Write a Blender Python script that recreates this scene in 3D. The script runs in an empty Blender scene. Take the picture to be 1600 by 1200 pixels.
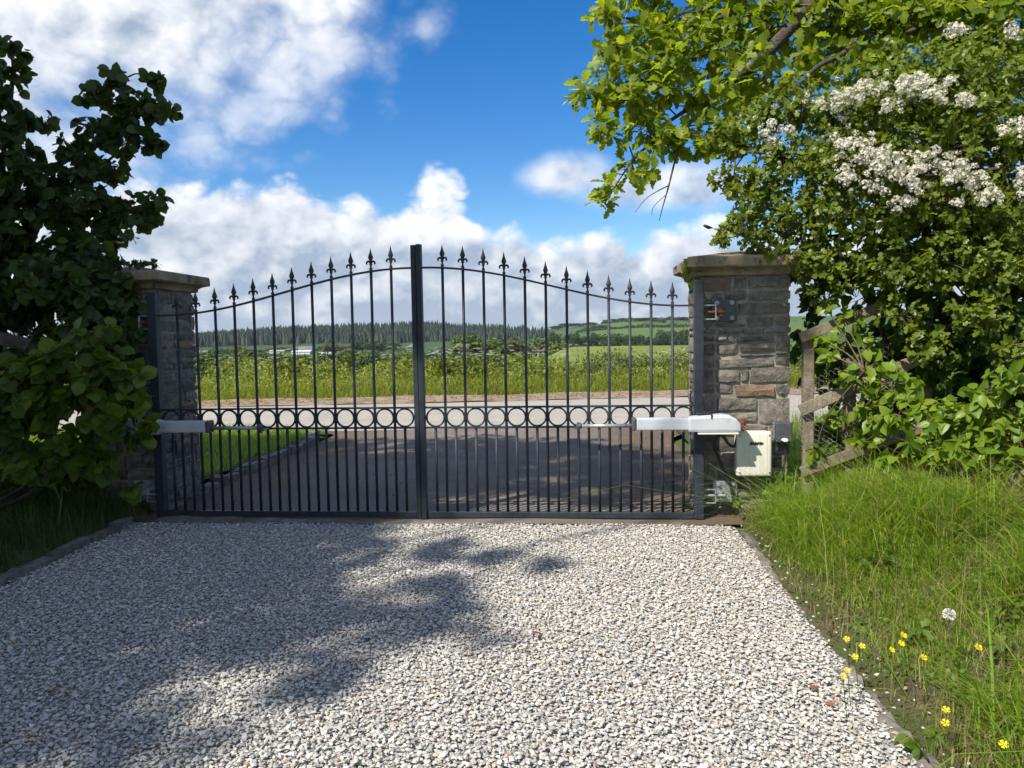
import bpy, bmesh, math, random
import numpy as np
from mathutils import Vector, Matrix, Quaternion

random.seed(7)
RNG = np.random.default_rng(11)
scene = bpy.context.scene
col = scene.collection

# ------------------------------------------------------------------ camera
CAM = np.array([1.121, -5.315, 1.283])
YAW, PITCH, ROLL, FPX = math.radians(-5.02), math.radians(-3.66), math.radians(-0.93), 1200.0
_f = np.array([math.sin(YAW) * math.cos(PITCH), math.cos(YAW) * math.cos(PITCH), math.sin(PITCH)])
_r = np.array([math.cos(YAW), -math.sin(YAW), 0.0])
_u = np.cross(_r, _f)
CR = math.cos(ROLL) * _r + math.sin(ROLL) * _u
CU = -math.sin(ROLL) * _r + math.cos(ROLL) * _u
CF = _f
cam_data = bpy.data.cameras.new('camera')
cam = bpy.data.objects.new('camera', cam_data)
col.objects.link(cam)
cam.matrix_world = Matrix(((CR[0], CU[0], -CF[0], CAM[0]), (CR[1], CU[1], -CF[1], CAM[1]),
                           (CR[2], CU[2], -CF[2], CAM[2]), (0, 0, 0, 1)))
cam_data.sensor_width = 36.0
cam_data.lens = 36.0 * FPX / 1600.0
cam_data.clip_start = 0.05
cam_data.clip_end = 12000
scene.camera = cam

# ------------------------------------------------------------------ sun, exposure
SUN_L = Vector((0.85, 1.0, -1.4)).normalized()          # the way the sunlight travels
sun_data = bpy.data.lights.new('sun', 'SUN')
sun_data.energy = 4.9
sun_data.angle = math.radians(0.55)
sun_data.color = (1.0, 0.93, 0.83)
sun = bpy.data.objects.new('sun', sun_data)
sun.rotation_euler = SUN_L.to_track_quat('-Z', 'Y').to_euler()
sun.location = (-20, -24, 33)
col.objects.link(sun)
vs = scene.view_settings
vs.view_transform = 'Standard'
vs.look = 'None'
vs.exposure = 0.62
vs.gamma = 1.0
vs.use_curve_mapping = False
scene.cycles.use_denoising = True
scene.cycles.use_adaptive_sampling = True
scene.cycles.adaptive_threshold = .02
scene.cycles.max_bounces = 5
scene.cycles.diffuse_bounces = 3
scene.cycles.glossy_bounces = 2
scene.cycles.transmission_bounces = 3
scene.cycles.caustics_reflective = False
scene.cycles.caustics_refractive = False


# ------------------------------------------------------------------ sky
class G:
    """small helper to write node maths as expressions"""
    def __init__(self, nt):
        self.nt = nt

    def new(self, t, **kw):
        n = self.nt.nodes.new(t)
        for k, v in kw.items():
            setattr(n, k, v)
        return n

    def put(self, sock, v):
        if hasattr(v, 'is_output'):
            self.nt.links.new(v, sock)
        else:
            sock.default_value = v

    def m(self, op, a, b=0.0, c=0.0, clamp=False):
        n = self.new('ShaderNodeMath', operation=op, use_clamp=clamp)
        self.put(n.inputs[0], a); self.put(n.inputs[1], b); self.put(n.inputs[2], c)
        return n.outputs[0]

    def add(self, a, b): return self.m('ADD', a, b)
    def sub(self, a, b): return self.m('SUBTRACT', a, b)
    def mul(self, a, b): return self.m('MULTIPLY', a, b)
    def mx(self, a, b): return self.m('MAXIMUM', a, b)

    def rng(self, v, a, b, c=0.0, d=1.0, smooth=True):
        n = self.new('ShaderNodeMapRange', interpolation_type='SMOOTHSTEP' if smooth else 'LINEAR')
        n.clamp = True
        self.put(n.inputs[0], v); self.put(n.inputs[1], a); self.put(n.inputs[2], b)
        self.put(n.inputs[3], c); self.put(n.inputs[4], d)
        return n.outputs[0]

    def vm(self, op, a, b=(0, 0, 0)):
        n = self.new('ShaderNodeVectorMath', operation=op)
        self.put(n.inputs[0], a); self.put(n.inputs[1], b)
        return n.outputs[0]

    def noise(self, vec, scale, detail=6, rough=.55, dist=0.0):
        n = self.new('ShaderNodeTexNoise')
        self.put(n.inputs['Vector'], vec)
        n.inputs['Scale'].default_value = scale
        n.inputs['Detail'].default_value = detail
        n.inputs['Roughness'].default_value = rough
        n.inputs['Distortion'].default_value = dist
        return n.outputs[0]

    def mix(self, f, a, b):
        n = self.new('ShaderNodeMix', data_type='RGBA')
        self.put(n.inputs[0], f); self.put(n.inputs[6], a); self.put(n.inputs[7], b)
        return n.outputs[2]

    def gauss(self, v, c, w):
        d = self.mul(self.sub(v, c), 1.0 / w)
        return self.m('EXPONENT', self.mul(self.mul(d, d), -1.0))


def build_world():
    w = bpy.data.worlds.new('World')
    scene.world = w
    w.use_nodes = True
    nt = w.node_tree
    nt.nodes.clear()
    g = G(nt)
    out = g.new('ShaderNodeOutputWorld')
    bg = g.new('ShaderNodeBackground')
    STR = 0.10
    bg.inputs[1].default_value = STR
    nt.links.new(bg.outputs[0], out.inputs[0])
    sky = g.new('ShaderNodeTexSky', sky_type='NISHITA')
    sky.sun_disc = False
    sd = -SUN_L
    sky.sun_elevation = math.asin(sd.z)
    sky.sun_rotation = math.atan2(sd.x, sd.y)
    sky.altitude = 100
    sky.air_density = 1.0
    sky.dust_density = 0.2
    sky.ozone_density = 3.0
    hs = g.new('ShaderNodeHueSaturation')
    hs.inputs['Hue'].default_value = .507
    hs.inputs['Saturation'].default_value = 1.42
    hs.inputs['Value'].default_value = .98
    nt.links.new(sky.outputs[0], hs.inputs['Color'])
    tc = g.new('ShaderNodeTexCoord')
    d = tc.outputs['Generated']
    sep = g.new('ShaderNodeSeparateXYZ')
    nt.links.new(d, sep.inputs[0])
    u = g.add(g.m('ARCTAN2', sep.outputs[0], sep.outputs[1]), -YAW)
    v = g.m('ARCSINE', sep.outputs[2])

    def ang(px, py):
        uu = math.atan((px - 800) / 1200)
        return uu, math.atan((524 - py) / 1200 * math.cos(uu))

    dv = g.vm('MULTIPLY', d, (1.0, 1.0, 1.35))

    def puff(vec):
        """height field of rounded heaps (folded noise)"""
        tot = None
        for s_, k, dt in ((6.5, .60, 1), (15.0, .36, 1), (36.0, .20, 3)):
            q = g.mul(g.m('ABSOLUTE', g.sub(g.noise(vec, s_, dt, .5), .5)), k * 2.6)
            tot = q if tot is None else g.add(tot, q)
        return g.sub(tot, .30)
    n_big = g.sub(g.noise(dv, 3.0, 7, .52, .1), .5)
    off = g.vm('ADD', dv, (-.016, -.004, .030))
    n_mid = puff(dv)
    n_mid2 = puff(off)
    n_big2 = g.sub(g.noise(off, 3.0, 7, .52, .1), .5)
    fbm = g.add(g.mul(n_big, .8), g.mul(n_mid, .9))
    # bank of cumulus along the horizon
    top = g.add(.136, g.mul(g.rng(u, -.22, -.06, 1.0, 0.0), .030))
    for px, h, wd in ((250, .030, .09), (470, .030, .055), (690, .085, .046), (815, .020, .022), (1190, .02, .12)):
        top = g.add(top, g.mul(g.gauss(u, ang(px, 300)[0], wd), h))
    bank = g.add(g.mul(g.sub(top, v), 9.0), g.mul(fbm, 1.25))
    bank = g.add(bank, .02)

    def blob(px, py, rx, ry, gain):
        cu, cv = ang(px, py)
        a = g.mul(g.sub(u, cu), 1200.0 / rx)
        b = g.mul(g.sub(v, cv), 1200.0 / ry)
        r2 = g.add(g.mul(a, a), g.mul(b, b))
        return g.mul(g.sub(1.0, g.m('SQRT', r2)), gain)
    tl = g.mx(blob(160, -40, 480, 250, .9), blob(500, -70, 125, 215, .9))
    tl = g.mx(tl, blob(-250, 150, 420, 260, .8))
    soft = g.add(g.mul(n_big, 1.15), g.mul(n_mid, .52))
    tl = g.add(g.add(tl, soft), .0)
    rc = g.add(g.mx(blob(885, 282, 90, 42, .9), blob(1040, 302, 190, 42, .9)), g.mul(soft, .6))
    rc = g.add(rc, .10)
    wisp = g.add(g.mx(blob(300, 236, 90, 26, .75), blob(408, 224, 50, 14, .7)), g.mul(n_mid, 1.3))
    # unseen cumulus over the rest of the sky, cover raised to whiten fill light
    gen = g.add(g.mul(n_big, 3.2), g.mul(n_mid, .7))
    gen = g.add(gen, .32)
    window = g.mul(g.gauss(u, .02, .62), g.rng(v, .62, .85, 1.0, 0.0))
    front = g.rng(g.m('ABSOLUTE', u), 1.2, 1.5, 1.0, 0.0)
    gen = g.sub(gen, g.mul(g.mul(window, front), 3.0))
    D = g.mx(g.mx(g.rng(bank, 0, .34), g.rng(tl, 0, .55)), g.mul(g.rng(rc, 0, .7), .85))
    D = g.mx(D, g.mul(g.rng(wisp, .1, 1.0), .55))
    D = g.mx(D, g.mul(g.rng(gen, 0, .6), .95))
    # light and shade of the clouds from the sun's side
    lit = g.add(g.mul(g.sub(n_mid, n_mid2), 1.9), g.mul(g.sub(n_big, n_big2), 2.0))
    edge = g.mul(g.rng(bank, .05, .9, 1.0, 0.0), g.rng(v, .05, .13))
    low = g.rng(v, .02, .15, .14, .38)
    lit = g.add(g.add(lit, low), g.mul(edge, .30))
    tower = g.mul(g.gauss(u, ang(705, 300)[0], .075), g.gauss(v, ang(705, 322)[1], .048))
    lit = g.add(lit, g.mul(tower, .42))
    lit = g.add(lit, g.mul(g.gauss(u, ang(815, 300)[0], .03), g.mul(g.gauss(v, ang(815, 330)[1], .025), .3)))
    lit = g.add(lit, g.mul(g.rng(v, .22, .34), .06))
    lit = g.rng(lit, .05, 1.0, 0.0, 1.0, smooth=False)
    cc = g.mix(lit, (.33, .40, .52, 1), (.86, .875, .90, 1))
    cc = g.vm('SCALE', cc)
    cc.node.inputs['Scale'].default_value = .80 / STR
    fin = g.mix(g.mul(D, .97), hs.outputs[0], cc)
    nt.links.new(fin, bg.inputs[0])


build_world()


# ------------------------------------------------------------------ helpers: geometry
def at(px, py, Y):
    """point on the vertical plane y = Y seen along a viewing ray (photograph pixels)"""
    d = CF + CR * (px - 800) / FPX - CU * (py - 600) / FPX
    return CAM + d * ((Y - CAM[1]) / d[1])


def project(P):
    d = np.asarray(P) - CAM
    z = d @ CF
    zz = np.where(np.abs(z) < 1e-6, 1e-6, z)
    return 800 + FPX * (d @ CR) / zz, 600 - FPX * (d @ CU) / zz, z


WORLD = {}          # object name -> world position of its origin


def make_mesh(name, v, f, mats, smooth=False, tint=None, matidx=None):
    me = bpy.data.meshes.new(name)
    if isinstance(f, np.ndarray) and f.ndim == 2:
        v = np.asarray(v, dtype=np.float32)
        n, k = f.shape
        me.vertices.add(len(v)); me.vertices.foreach_set('co', v.ravel())
        me.loops.add(n * k); me.loops.foreach_set('vertex_index', f.astype(np.int32).ravel())
        me.polygons.add(n)
        me.polygons.foreach_set('loop_start', np.arange(0, n * k, k, dtype=np.int32))
        me.update(calc_edges=True)
    else:
        me.from_pydata([tuple(map(float, p)) for p in v], [], [tuple(map(int, q)) for q in f])
    if not isinstance(mats, (list, tuple)):
        mats = [mats]
    for m_ in mats:
        me.materials.append(m_)
    if matidx is not None:
        me.polygons.foreach_set('material_index', np.asarray(matidx, dtype=np.int32))
    if smooth:
        me.polygons.foreach_set('use_smooth', np.ones(len(me.polygons), dtype=bool))
    if tint is not None:
        a = me.attributes.new('tint', 'FLOAT', 'FACE')
        a.data.foreach_set('value', np.asarray(tint, dtype=np.float32))
    me.update()
    return me


def link(name, me, parent=None, pos=(0, 0, 0)):
    """pos is the world position of the object's origin"""
    o = bpy.data.objects.new(name, me)
    col.objects.link(o)
    pos = np.asarray(pos, dtype=float)
    if parent is not None:
        o.parent = parent
        o.location = pos - WORLD[parent.name]
    else:
        o.location = pos
    WORLD[o.name] = pos
    return o


def thing(name, label, cat, pos, group=None):
    o = link(name, None, None, pos)
    o.empty_display_size = .1
    return tag(o, label, cat, group)


def tag(o, label=None, cat=None, group=None, kind=None):
    if label: o['label'] = label
    if cat: o['category'] = cat
    if group: o['group'] = group
    if kind: o['kind'] = kind
    return o


def part(name, vf, mat, parent, smooth=False, tint=None, kind=None, label=None):
    """mesh given in world coordinates, stored relative to its parent's origin"""
    v, f = vf
    base = WORLD[parent.name] if parent is not None else np.zeros(3)
    me = make_mesh(name, np.asarray(v, dtype=float) - base, f, mat, smooth, tint)
    o = link(name, me, parent, base)
    return tag(o, label, None, None, kind)


def join(parts):
    vs_, fs_, n = [], [], 0
    for v, f in parts:
        v = np.asarray(v, dtype=float)
        vs_.append(v)
        fs_ += [tuple(int(i) + n for i in q) for q in f]
        n += len(v)
    return np.vstack(vs_), fs_


def box(x0, x1, y0, y1, z0, z1):
    v = np.array([(x0, y0, z0), (x1, y0, z0), (x1, y1, z0), (x0, y1, z0),
                  (x0, y0, z1), (x1, y0, z1), (x1, y1, z1), (x0, y1, z1)], dtype=float)
    f = [(0, 3, 2, 1), (4, 5, 6, 7), (0, 1, 5, 4), (1, 2, 6, 5), (2, 3, 7, 6), (3, 0, 4, 7)]
    return v, f


def rbox(x0, x1, y0, y1, z0, z1, b=.004, seg=2):
    bm = bmesh.new()
    v, f = box(x0, x1, y0, y1, z0, z1)
    vs_ = [bm.verts.new(p) for p in v]
    for q in f:
        bm.faces.new([vs_[i] for i in q])
    bmesh.ops.bevel(bm, geom=bm.edges[:], offset=b, segments=seg, affect='EDGES', profile=.5)
    bm.verts.index_update()
    r = (np.array([p.co[:] for p in bm.verts]), [tuple(x.index for x in q.verts) for q in bm.faces])
    bm.free()
    return r


def tube(pts, rad, sides=6, cap=True):
    pts = [np.asarray(p, dtype=float) for p in pts]
    n = len(pts)
    if np.isscalar(rad):
        rad = [rad] * n
    v, f = [], []
    prev = None
    for i, p in enumerate(pts):
        t = pts[min(i + 1, n - 1)] - pts[max(i - 1, 0)]
        t = t / (np.linalg.norm(t) + 1e-9)
        if prev is None:
            a = np.array([0, 0, 1.0]) if abs(t[2]) < .9 else np.array([1.0, 0, 0])
        else:
            a = prev
        x = a - t * (a @ t)
        x = x / (np.linalg.norm(x) + 1e-9)
        prev = x
        y = np.cross(t, x)
        for k in range(sides):
            an = 2 * math.pi * k / sides
            v.append(p + rad[i] * (x * math.cos(an) + y * math.sin(an)))
    for i in range(n - 1):
        for k in range(sides):
            a, b = i * sides + k, i * sides + (k + 1) % sides
            f.append((a, b, b + sides, a + sides))
    if cap:
        f.append(tuple(range(sides - 1, -1, -1)))
        f.append(tuple(range((n - 1) * sides, n * sides)))
    return np.array(v), f


def lathe(prof, sides=8, center=(0, 0, 0), axis='z'):
    v, f = [], []
    for r, h in prof:
        for k in range(sides):
            a = 2 * math.pi * (k + .5) / sides
            p = (r * math.cos(a), r * math.sin(a), h)
            if axis == 'y': p = (p[0], p[2], p[1])
            if axis == 'x': p = (p[2], p[0], p[1])
            v.append(np.array(p) + center)
    n = len(prof)
    for i in range(n - 1):
        for k in range(sides):
            a, b = i * sides + k, i * sides + (k + 1) % sides
            f.append((a, b, b + sides, a + sides))
    f.append(tuple(range(sides - 1, -1, -1)))
    f.append(tuple(range((n - 1) * sides, n * sides)))
    return np.array(v), f


def smooth_path(pts, n=6):
    """Catmull-Rom through the points"""
    P = [np.asarray(p, dtype=float) for p in pts]
    P = [2 * P[0] - P[1]] + P + [2 * P[-1] - P[-2]]
    o = []
    for i in range(1, len(P) - 2):
        for k in range(n):
            t = k / n
            a, b, c, d = P[i - 1:i + 3]
            o.append(.5 * (2 * b + (c - a) * t + (2 * a - 5 * b + 4 * c - d) * t * t + (3 * b - a - 3 * c + d) * t ** 3))
    o.append(P[-2])
    return o


# value noise for terrain and lumps
_perm = np.random.default_rng(3).random((64, 64))


def vnoise(x, y):
    x = np.asarray(x, dtype=float); y = np.asarray(y, dtype=float)
    xi, yi = np.floor(x).astype(int), np.floor(y).astype(int)
    fx, fy = x - xi, y - yi
    fx, fy = fx * fx * (3 - 2 * fx), fy * fy * (3 - 2 * fy)
    g = lambda a, b: _perm[a % 64, b % 64]
    return (g(xi, yi) * (1 - fx) + g(xi + 1, yi) * fx) * (1 - fy) + (g(xi, yi + 1) * (1 - fx) + g(xi + 1, yi + 1) * fx) * fy


# ------------------------------------------------------------------ helpers: materials
def base_mat(name):
    m_ = bpy.data.materials.new(name)
    m_.use_nodes = True
    nt = m_.node_tree
    return m_, G(nt), nt.nodes['Principled BSDF']


def surf(name, c1, c2, scale=8.0, rough=.8, bump=.3, bscale=40.0, detail=6, metal=0.0, rand=.0, c3=None, s3=2.0, t3=.6, spec=.3,
         bdist=.01):
    """two-tone noisy surface with fine relief; rand = brightness change from object to object"""
    m_, g, p = base_mat(name)
    tc = g.new('ShaderNodeTexCoord').outputs['Object']
    oi = g.new('ShaderNodeObjectInfo')
    vec = g.vm('ADD', tc, g.vm('SCALE', g.new('ShaderNodeCombineXYZ').outputs[0]))
    if rand:
        cx = g.new('ShaderNodeCombineXYZ')
        g.put(cx.inputs[0], g.mul(oi.outputs['Random'], 37.0))
        vec = g.vm('ADD', tc, cx.outputs[0])
    n = g.noise(vec, scale, detail, .6)
    c = g.mix(g.rng(n, .3, .7), (*c1, 1), (*c2, 1))
    if c3:
        n3 = g.noise(vec, s3, 4, .6)
        c = g.mix(g.rng(n3, t3, t3 + .12), c, (*c3, 1))
    if rand:
        h = g.new('ShaderNodeHueSaturation')
        g.put(h.inputs['Value'], g.rng(oi.outputs['Random'], 0, 1, 1 - rand, 1 + rand, False))
        g.put(h.inputs['Color'], c)
        c = h.outputs[0]
    g.put(p.inputs['Base Color'], c)
    p.inputs['Roughness'].default_value = rough
    p.inputs['Metallic'].default_value = metal
    p.inputs['Specular IOR Level'].default_value = spec
    if bump:
        b = g.new('ShaderNodeBump')
        b.inputs['Strength'].default_value = bump
        b.inputs['Distance'].default_value = bdist
        g.put(b.inputs['Height'], g.noise(vec, bscale, 5, .6))
        g.nt.links.new(b.outputs[0], p.inputs['Normal'])
    return m_


def leafmat(name, cols, trans=.4, rough=.45, tcol=None, spec=.35):
    """leaf: colour picked per leaf along cols, light passing through"""
    m_, g, p = base_mat(name)
    at_ = g.new('ShaderNodeAttribute', attribute_name='tint')
    oi = g.new('ShaderNodeObjectInfo')
    t = g.m('FRACT', g.add(at_.outputs['Fac'], oi.outputs['Random']))
    rp = g.new('ShaderNodeValToRGB')
    el = rp.color_ramp.elements
    while len(el) < len(cols):
        el.new(.5)
    for i, c in enumerate(cols):
        el[i].position = i / (len(cols) - 1)
        el[i].color = (*c, 1)
    g.put(rp.inputs[0], t)
    c = rp.outputs[0]
    g.put(p.inputs['Base Color'], c)
    p.inputs['Roughness'].default_value = rough
    p.inputs['Specular IOR Level'].default_value = spec
    tr = g.new('ShaderNodeBsdfTranslucent')
    h = g.new('ShaderNodeMix', data_type='RGBA', blend_type='MULTIPLY')
    h.inputs[0].default_value = 1.0
    g.put(h.inputs[6], c)
    h.inputs[7].default_value = (*(tcol or (2.2, 2.0, .8)), 1)
    g.nt.links.new(h.outputs[2], tr.inputs[0])
    mx = g.new('ShaderNodeMixShader')
    mx.inputs[0].default_value = trans
    g.nt.links.new(p.outputs[0], mx.inputs[1])
    g.nt.links.new(tr.outputs[0], mx.inputs[2])
    g.nt.links.new(mx.outputs[0], g.nt.nodes['Material Output'].inputs[0])
    return m_


M = {}
M['gate'] = surf('gate_paint', (.020, .026, .034), (.031, .039, .049), 30, .5, .10, 120, spec=.3, c3=(.085, .058, .042), s3=24, t3=.67)
M['steel'] = surf('galvanised_steel', (.25, .27, .29), (.42, .43, .44), 60, .45, .1, 150, metal=.5, spec=.5)
M['dark_steel'] = surf('dark_plate', (.035, .045, .055), (.07, .085, .10), 40, .45, .1, 120, spec=.5)
M['rust'] = surf('rusty_iron', (.12, .045, .02), (.22, .09, .045), 50, .8, .4, 150)
M['alu'] = surf('powder_coated_aluminium', (.40, .43, .46), (.48, .51, .54), 6, .45, .03, 200, spec=.4, c3=(.38, .385, .37), s3=14, t3=.6)
M['cream'] = surf('cream_plastic', (.58, .57, .47), (.65, .64, .54), 7, .5, .03, 160, spec=.35, c3=(.45, .43, .35), s3=11, t3=.6)
M['black_plastic'] = surf('black_plastic', (.014, .015, .017), (.025, .026, .028), 20, .45, .06, 150, spec=.45)
M['grey_plastic'] = surf('dark_grey_plastic', (.05, .055, .06), (.075, .08, .085), 20, .5, .06, 150, spec=.4)
M['white_plastic'] = surf('white_plastic', (.7, .71, .7), (.8, .8, .79), 20, .4, .02, 150, spec=.45)
M['stone'] = surf('grey_building_stone', (.10, .092, .078), (.21, .19, .158), 22, .9, .9, 55, rand=.32, c3=(.33, .30, .245), s3=16, t3=.60, bdist=.012)
M['brown_stone'] = surf('brown_building_stone', (.165, .11, .068), (.26, .185, .12), 20, .9, .8, 60, rand=.15, c3=(.16, .13, .10), s3=12, t3=.6)
M['mortar'] = surf('lime_mortar', (.24, .22, .175), (.36, .33, .27), 30, .95, .8, 90)
M['cap'] = surf('weathered_sandstone', (.19, .15, .095), (.30, .245, .155), 9, .9, .5, 60, c3=(.10, .095, .075), s3=7, t3=.52)
M['slate'] = surf('slate_edging', (.10, .095, .085), (.20, .185, .16), 14, .85, .6, 60, rand=.25, c3=(.13, .12, .07), s3=8, t3=.6)
M['gravel_bed'] = surf('gravel_bed', (.28, .27, .25), (.42, .405, .375), 70, .95, 1.0, 90, bdist=.02)
M['wood'] = surf('weathered_fence_timber', (.14, .115, .08), (.25, .21, .145), 16, .9, .6, 70, rand=.15, c3=(.16, .14, .10), s3=6, t3=.58)
M['bark'] = surf('bark', (.045, .038, .030), (.11, .095, .078), 30, .95, 1.0, 60, bdist=.02, c3=(.16, .17, .14), s3=10, t3=.66)
M['twig'] = surf('twig_bark', (.07, .055, .035), (.14, .11, .075), 30, .9, .4, 80)
M['wire'] = surf('old_galvanised_wire', (.22, .21, .19), (.36, .35, .33), 40, .6, .1, 80, metal=.2)
M['soil'] = surf('bank_soil', (.07, .062, .03), (.15, .125, .065), 14, .97, 1.0, 60, bdist=.03, c3=(.085, .105, .03), s3=5, t3=.42)
M['dirt'] = surf('roadside_dirt', (.16, .12, .08), (.30, .235, .165), 7, .97, .8, 45, bdist=.02)
M['turf'] = surf('turf_ground', (.035, .05, .015), (.075, .085, .03), 9, .97, .8, 45, bdist=.03)


# ================================================================== THE SETTING
def sst(x, a, b):
    t = np.clip((np.asarray(x, dtype=float) - a) / (b - a), 0, 1)
    return t * t * (3 - 2 * t)


_PY = [-5000, 9.0, 10.2, 13, 20, 60, 120, 180, 300, 450, 600, 700, 800, 950, 1300, 5000]
_PZ = [-.05, -.05, -.04, .05, -.5, -3.5, -7.0, -10, -13, -9.5, -5.5, -4.0, -2.0, 3.0, 6.0, 0.0]


def terrain_z(x, y):
    x = np.asarray(x, dtype=float); y = np.asarray(y, dtype=float)
    z = np.interp(y, _PY, _PZ)
    r = x / np.maximum(y + 5.3, 5.0)
    w = sst(r, -.11, .01)
    target = np.interp(y, [13, 40, 92, 170], [.05, -1.0, -.25, -8.0])
    z = np.where((y > 13) & (y < 170), z + (np.maximum(target, z) - z) * w, z)
    z = z + sst(r, -.10, .10) * (sst(y, 450, 900) * 15.0)
    z = z - (1 - sst(r, -.62, -.30)) * sst(y, 500, 900) * 7.0
    far = sst(y, 60, 300)
    return z + far * (vnoise(x / 90.0 + 7, y / 90.0) - .5) * 2.0


def build_ground():
    angs = np.unique(np.concatenate([np.arange(-180, -50, 5), np.arange(-50, 40, .6), np.arange(40, 181, 5)]))
    rad = np.concatenate([[.01, 4, 8], np.geomspace(9.0, 2400, 100)])
    A, R = np.meshgrid(np.radians(angs), rad)
    X, Y = R * np.sin(A), R * np.cos(A)
    Z = terrain_z(X, Y)
    n_r, n_a = X.shape
    v = np.stack([X, Y, Z], -1).reshape(-1, 3)
    idx = np.arange(n_r * n_a).reshape(n_r, n_a)
    f = np.stack([idx[:-1, :-1], idx[:-1, 1:], idx[1:, 1:], idx[1:, :-1]], -1).reshape(-1, 4)[:, ::-1]
    m_, g, p = base_mat('field_ground')
    ca = g.new('ShaderNodeAttribute', attribute_name='field')
    tc = g.new('ShaderNodeTexCoord').outputs['Object']
    n = g.noise(g.vm('MULTIPLY', tc, (1, 1, 0)), .09, 8, .65)
    h = g.new('ShaderNodeHueSaturation')
    g.put(h.inputs['Color'], ca.outputs['Color'])
    g.put(h.inputs['Value'], g.rng(n, .3, .7, .8, 1.2, False))
    g.put(p.inputs['Base Color'], h.outputs[0])
    p.inputs['Roughness'].default_value = 1.0
    p.inputs['Specular IOR Level'].default_value = .1
    me = make_mesh('ground', v, f, m_, smooth=True)
    # what grows in each field
    x, y = v[:, 0], v[:, 1]
    r = x / np.maximum(y + 5.3, 5)
    c = np.tile(np.array([.075, .105, .030]), (len(v), 1))
    cell = vnoise(x / 160 + 20, y / 130 + 3)
    c[(y > 150) & (cell > .5)] = (.06, .10, .03)
    c[(y > 20) & (y < 140) & (r > -.14)] = (.15, .185, .045)
    c[(y > 470) & (y < 720) & (r < -.02)] = (.042, .080, .030)
    c[(y > 350) & (y < 470) & (r < .0)] = (.075, .105, .035)
    hill = (y > 500) & (r > -.02)
    c[hill] = (.085, .13, .035)
    c[hill & (vnoise(x / 55 + 3, y / 120) > .55)] = (.055, .105, .035)
    a = me.attributes.new('field', 'FLOAT_COLOR', 'POINT')
    a.data.foreach_set('color', np.hstack([c, np.ones((len(c), 1))]).astype(np.float32).ravel())
    o = link('ground', me)
    tag(o, 'rolling green farmland falling to a valley beyond the lane', 'ground', kind='structure')


build_ground()


def sheet(name, xs, ys, zf, mat, label, cat='ground', kind='structure', smooth=True):
    X, Y = np.meshgrid(xs, ys)
    Z = zf(X, Y)
    a, b = X.shape
    idx = np.arange(a * b).reshape(a, b)
    f = np.stack([idx[:-1, :-1], idx[:-1, 1:], idx[1:, 1:], idx[1:, :-1]], -1).reshape(-1, 4)
    o = link(name, make_mesh(name, np.stack([X, Y, Z], -1).reshape(-1, 3), f, mat, smooth))
    return tag(o, label, cat, kind=kind)


# tarmac: worn grey, brown and gritty towards its edges
def tarmac(name, c1, c2, dirt_c, edges):
    m_, g, p = base_mat(name)
    tc = g.new('ShaderNodeTexCoord').outputs['Object']
    n1 = g.noise(tc, 1.6, 6, .6)
    n2 = g.noise(tc, 55, 4, .7)
    c = g.mix(g.rng(n1, .3, .7), (*c1, 1), (*c2, 1))
    c = g.mix(g.mul(g.rng(n2, .52, .72), .5), c, (*(min(1, q * 1.7) for q in c2), 1))
    sp = g.new('ShaderNodeSeparateXYZ')
    g.put(sp.inputs[0], tc)
    if edges == 'x':
        e = g.rng(g.add(g.m('ABSOLUTE', sp.outputs[0]), g.mul(g.sub(n1, .5), 2.6)), .9, 2.0)
    else:
        e = g.mul(g.rng(n1, .55, .7), .5)
    c = g.mix(g.mul(e, .8), c, (*dirt_c, 1))
    g.put(p.inputs['Base Color'], c)
    p.inputs['Roughness'].default_value = .92
    p.inputs['Specular IOR Level'].default_value = .2
    b = g.new('ShaderNodeBump')
    b.inputs['Strength'].default_value = .8
    b.inputs['Distance'].default_value = .012
    g.put(b.inputs['Height'], g.add(g.noise(tc, 130, 4, .7), g.mul(n1, .6)))
    g.nt.links.new(b.outputs[0], p.inputs['Normal'])
    return m_


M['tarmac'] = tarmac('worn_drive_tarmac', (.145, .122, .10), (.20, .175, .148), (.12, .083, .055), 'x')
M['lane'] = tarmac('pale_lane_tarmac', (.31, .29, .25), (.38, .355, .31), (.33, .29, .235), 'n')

# lane, drive mouth and drive
near = lambda x: 5.15 + .12 * x
far_e = lambda x: 9.45 + .16 * x


def strip(name, xs, fa, fb, n, z, mat, label, cat):
    xs = np.asarray(xs, dtype=float)
    v, f = [], []
    for i in range(n + 1):
        t = i / n
        for x in xs:
            y = fa(x) * (1 - t) + fb(x) * t
            v.append((x, y, z(x, y, t)))
    k = len(xs)
    for i in range(n):
        for j in range(k - 1):
            f.append((i * k + j, i * k + j + 1, (i + 1) * k + j + 1, (i + 1) * k + j))
    o = link(name, make_mesh(name, v, f, mat, True))
    return tag(o, label, cat, kind='structure')


XS = np.linspace(-40, 34, 150)
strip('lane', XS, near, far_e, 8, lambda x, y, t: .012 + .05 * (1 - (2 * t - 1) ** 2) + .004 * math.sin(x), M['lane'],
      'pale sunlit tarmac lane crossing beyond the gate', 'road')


def drive_x(y):
    return 2.22 + 1.9 * max(0, (y - 3.9) / 1.6) ** 2


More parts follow.
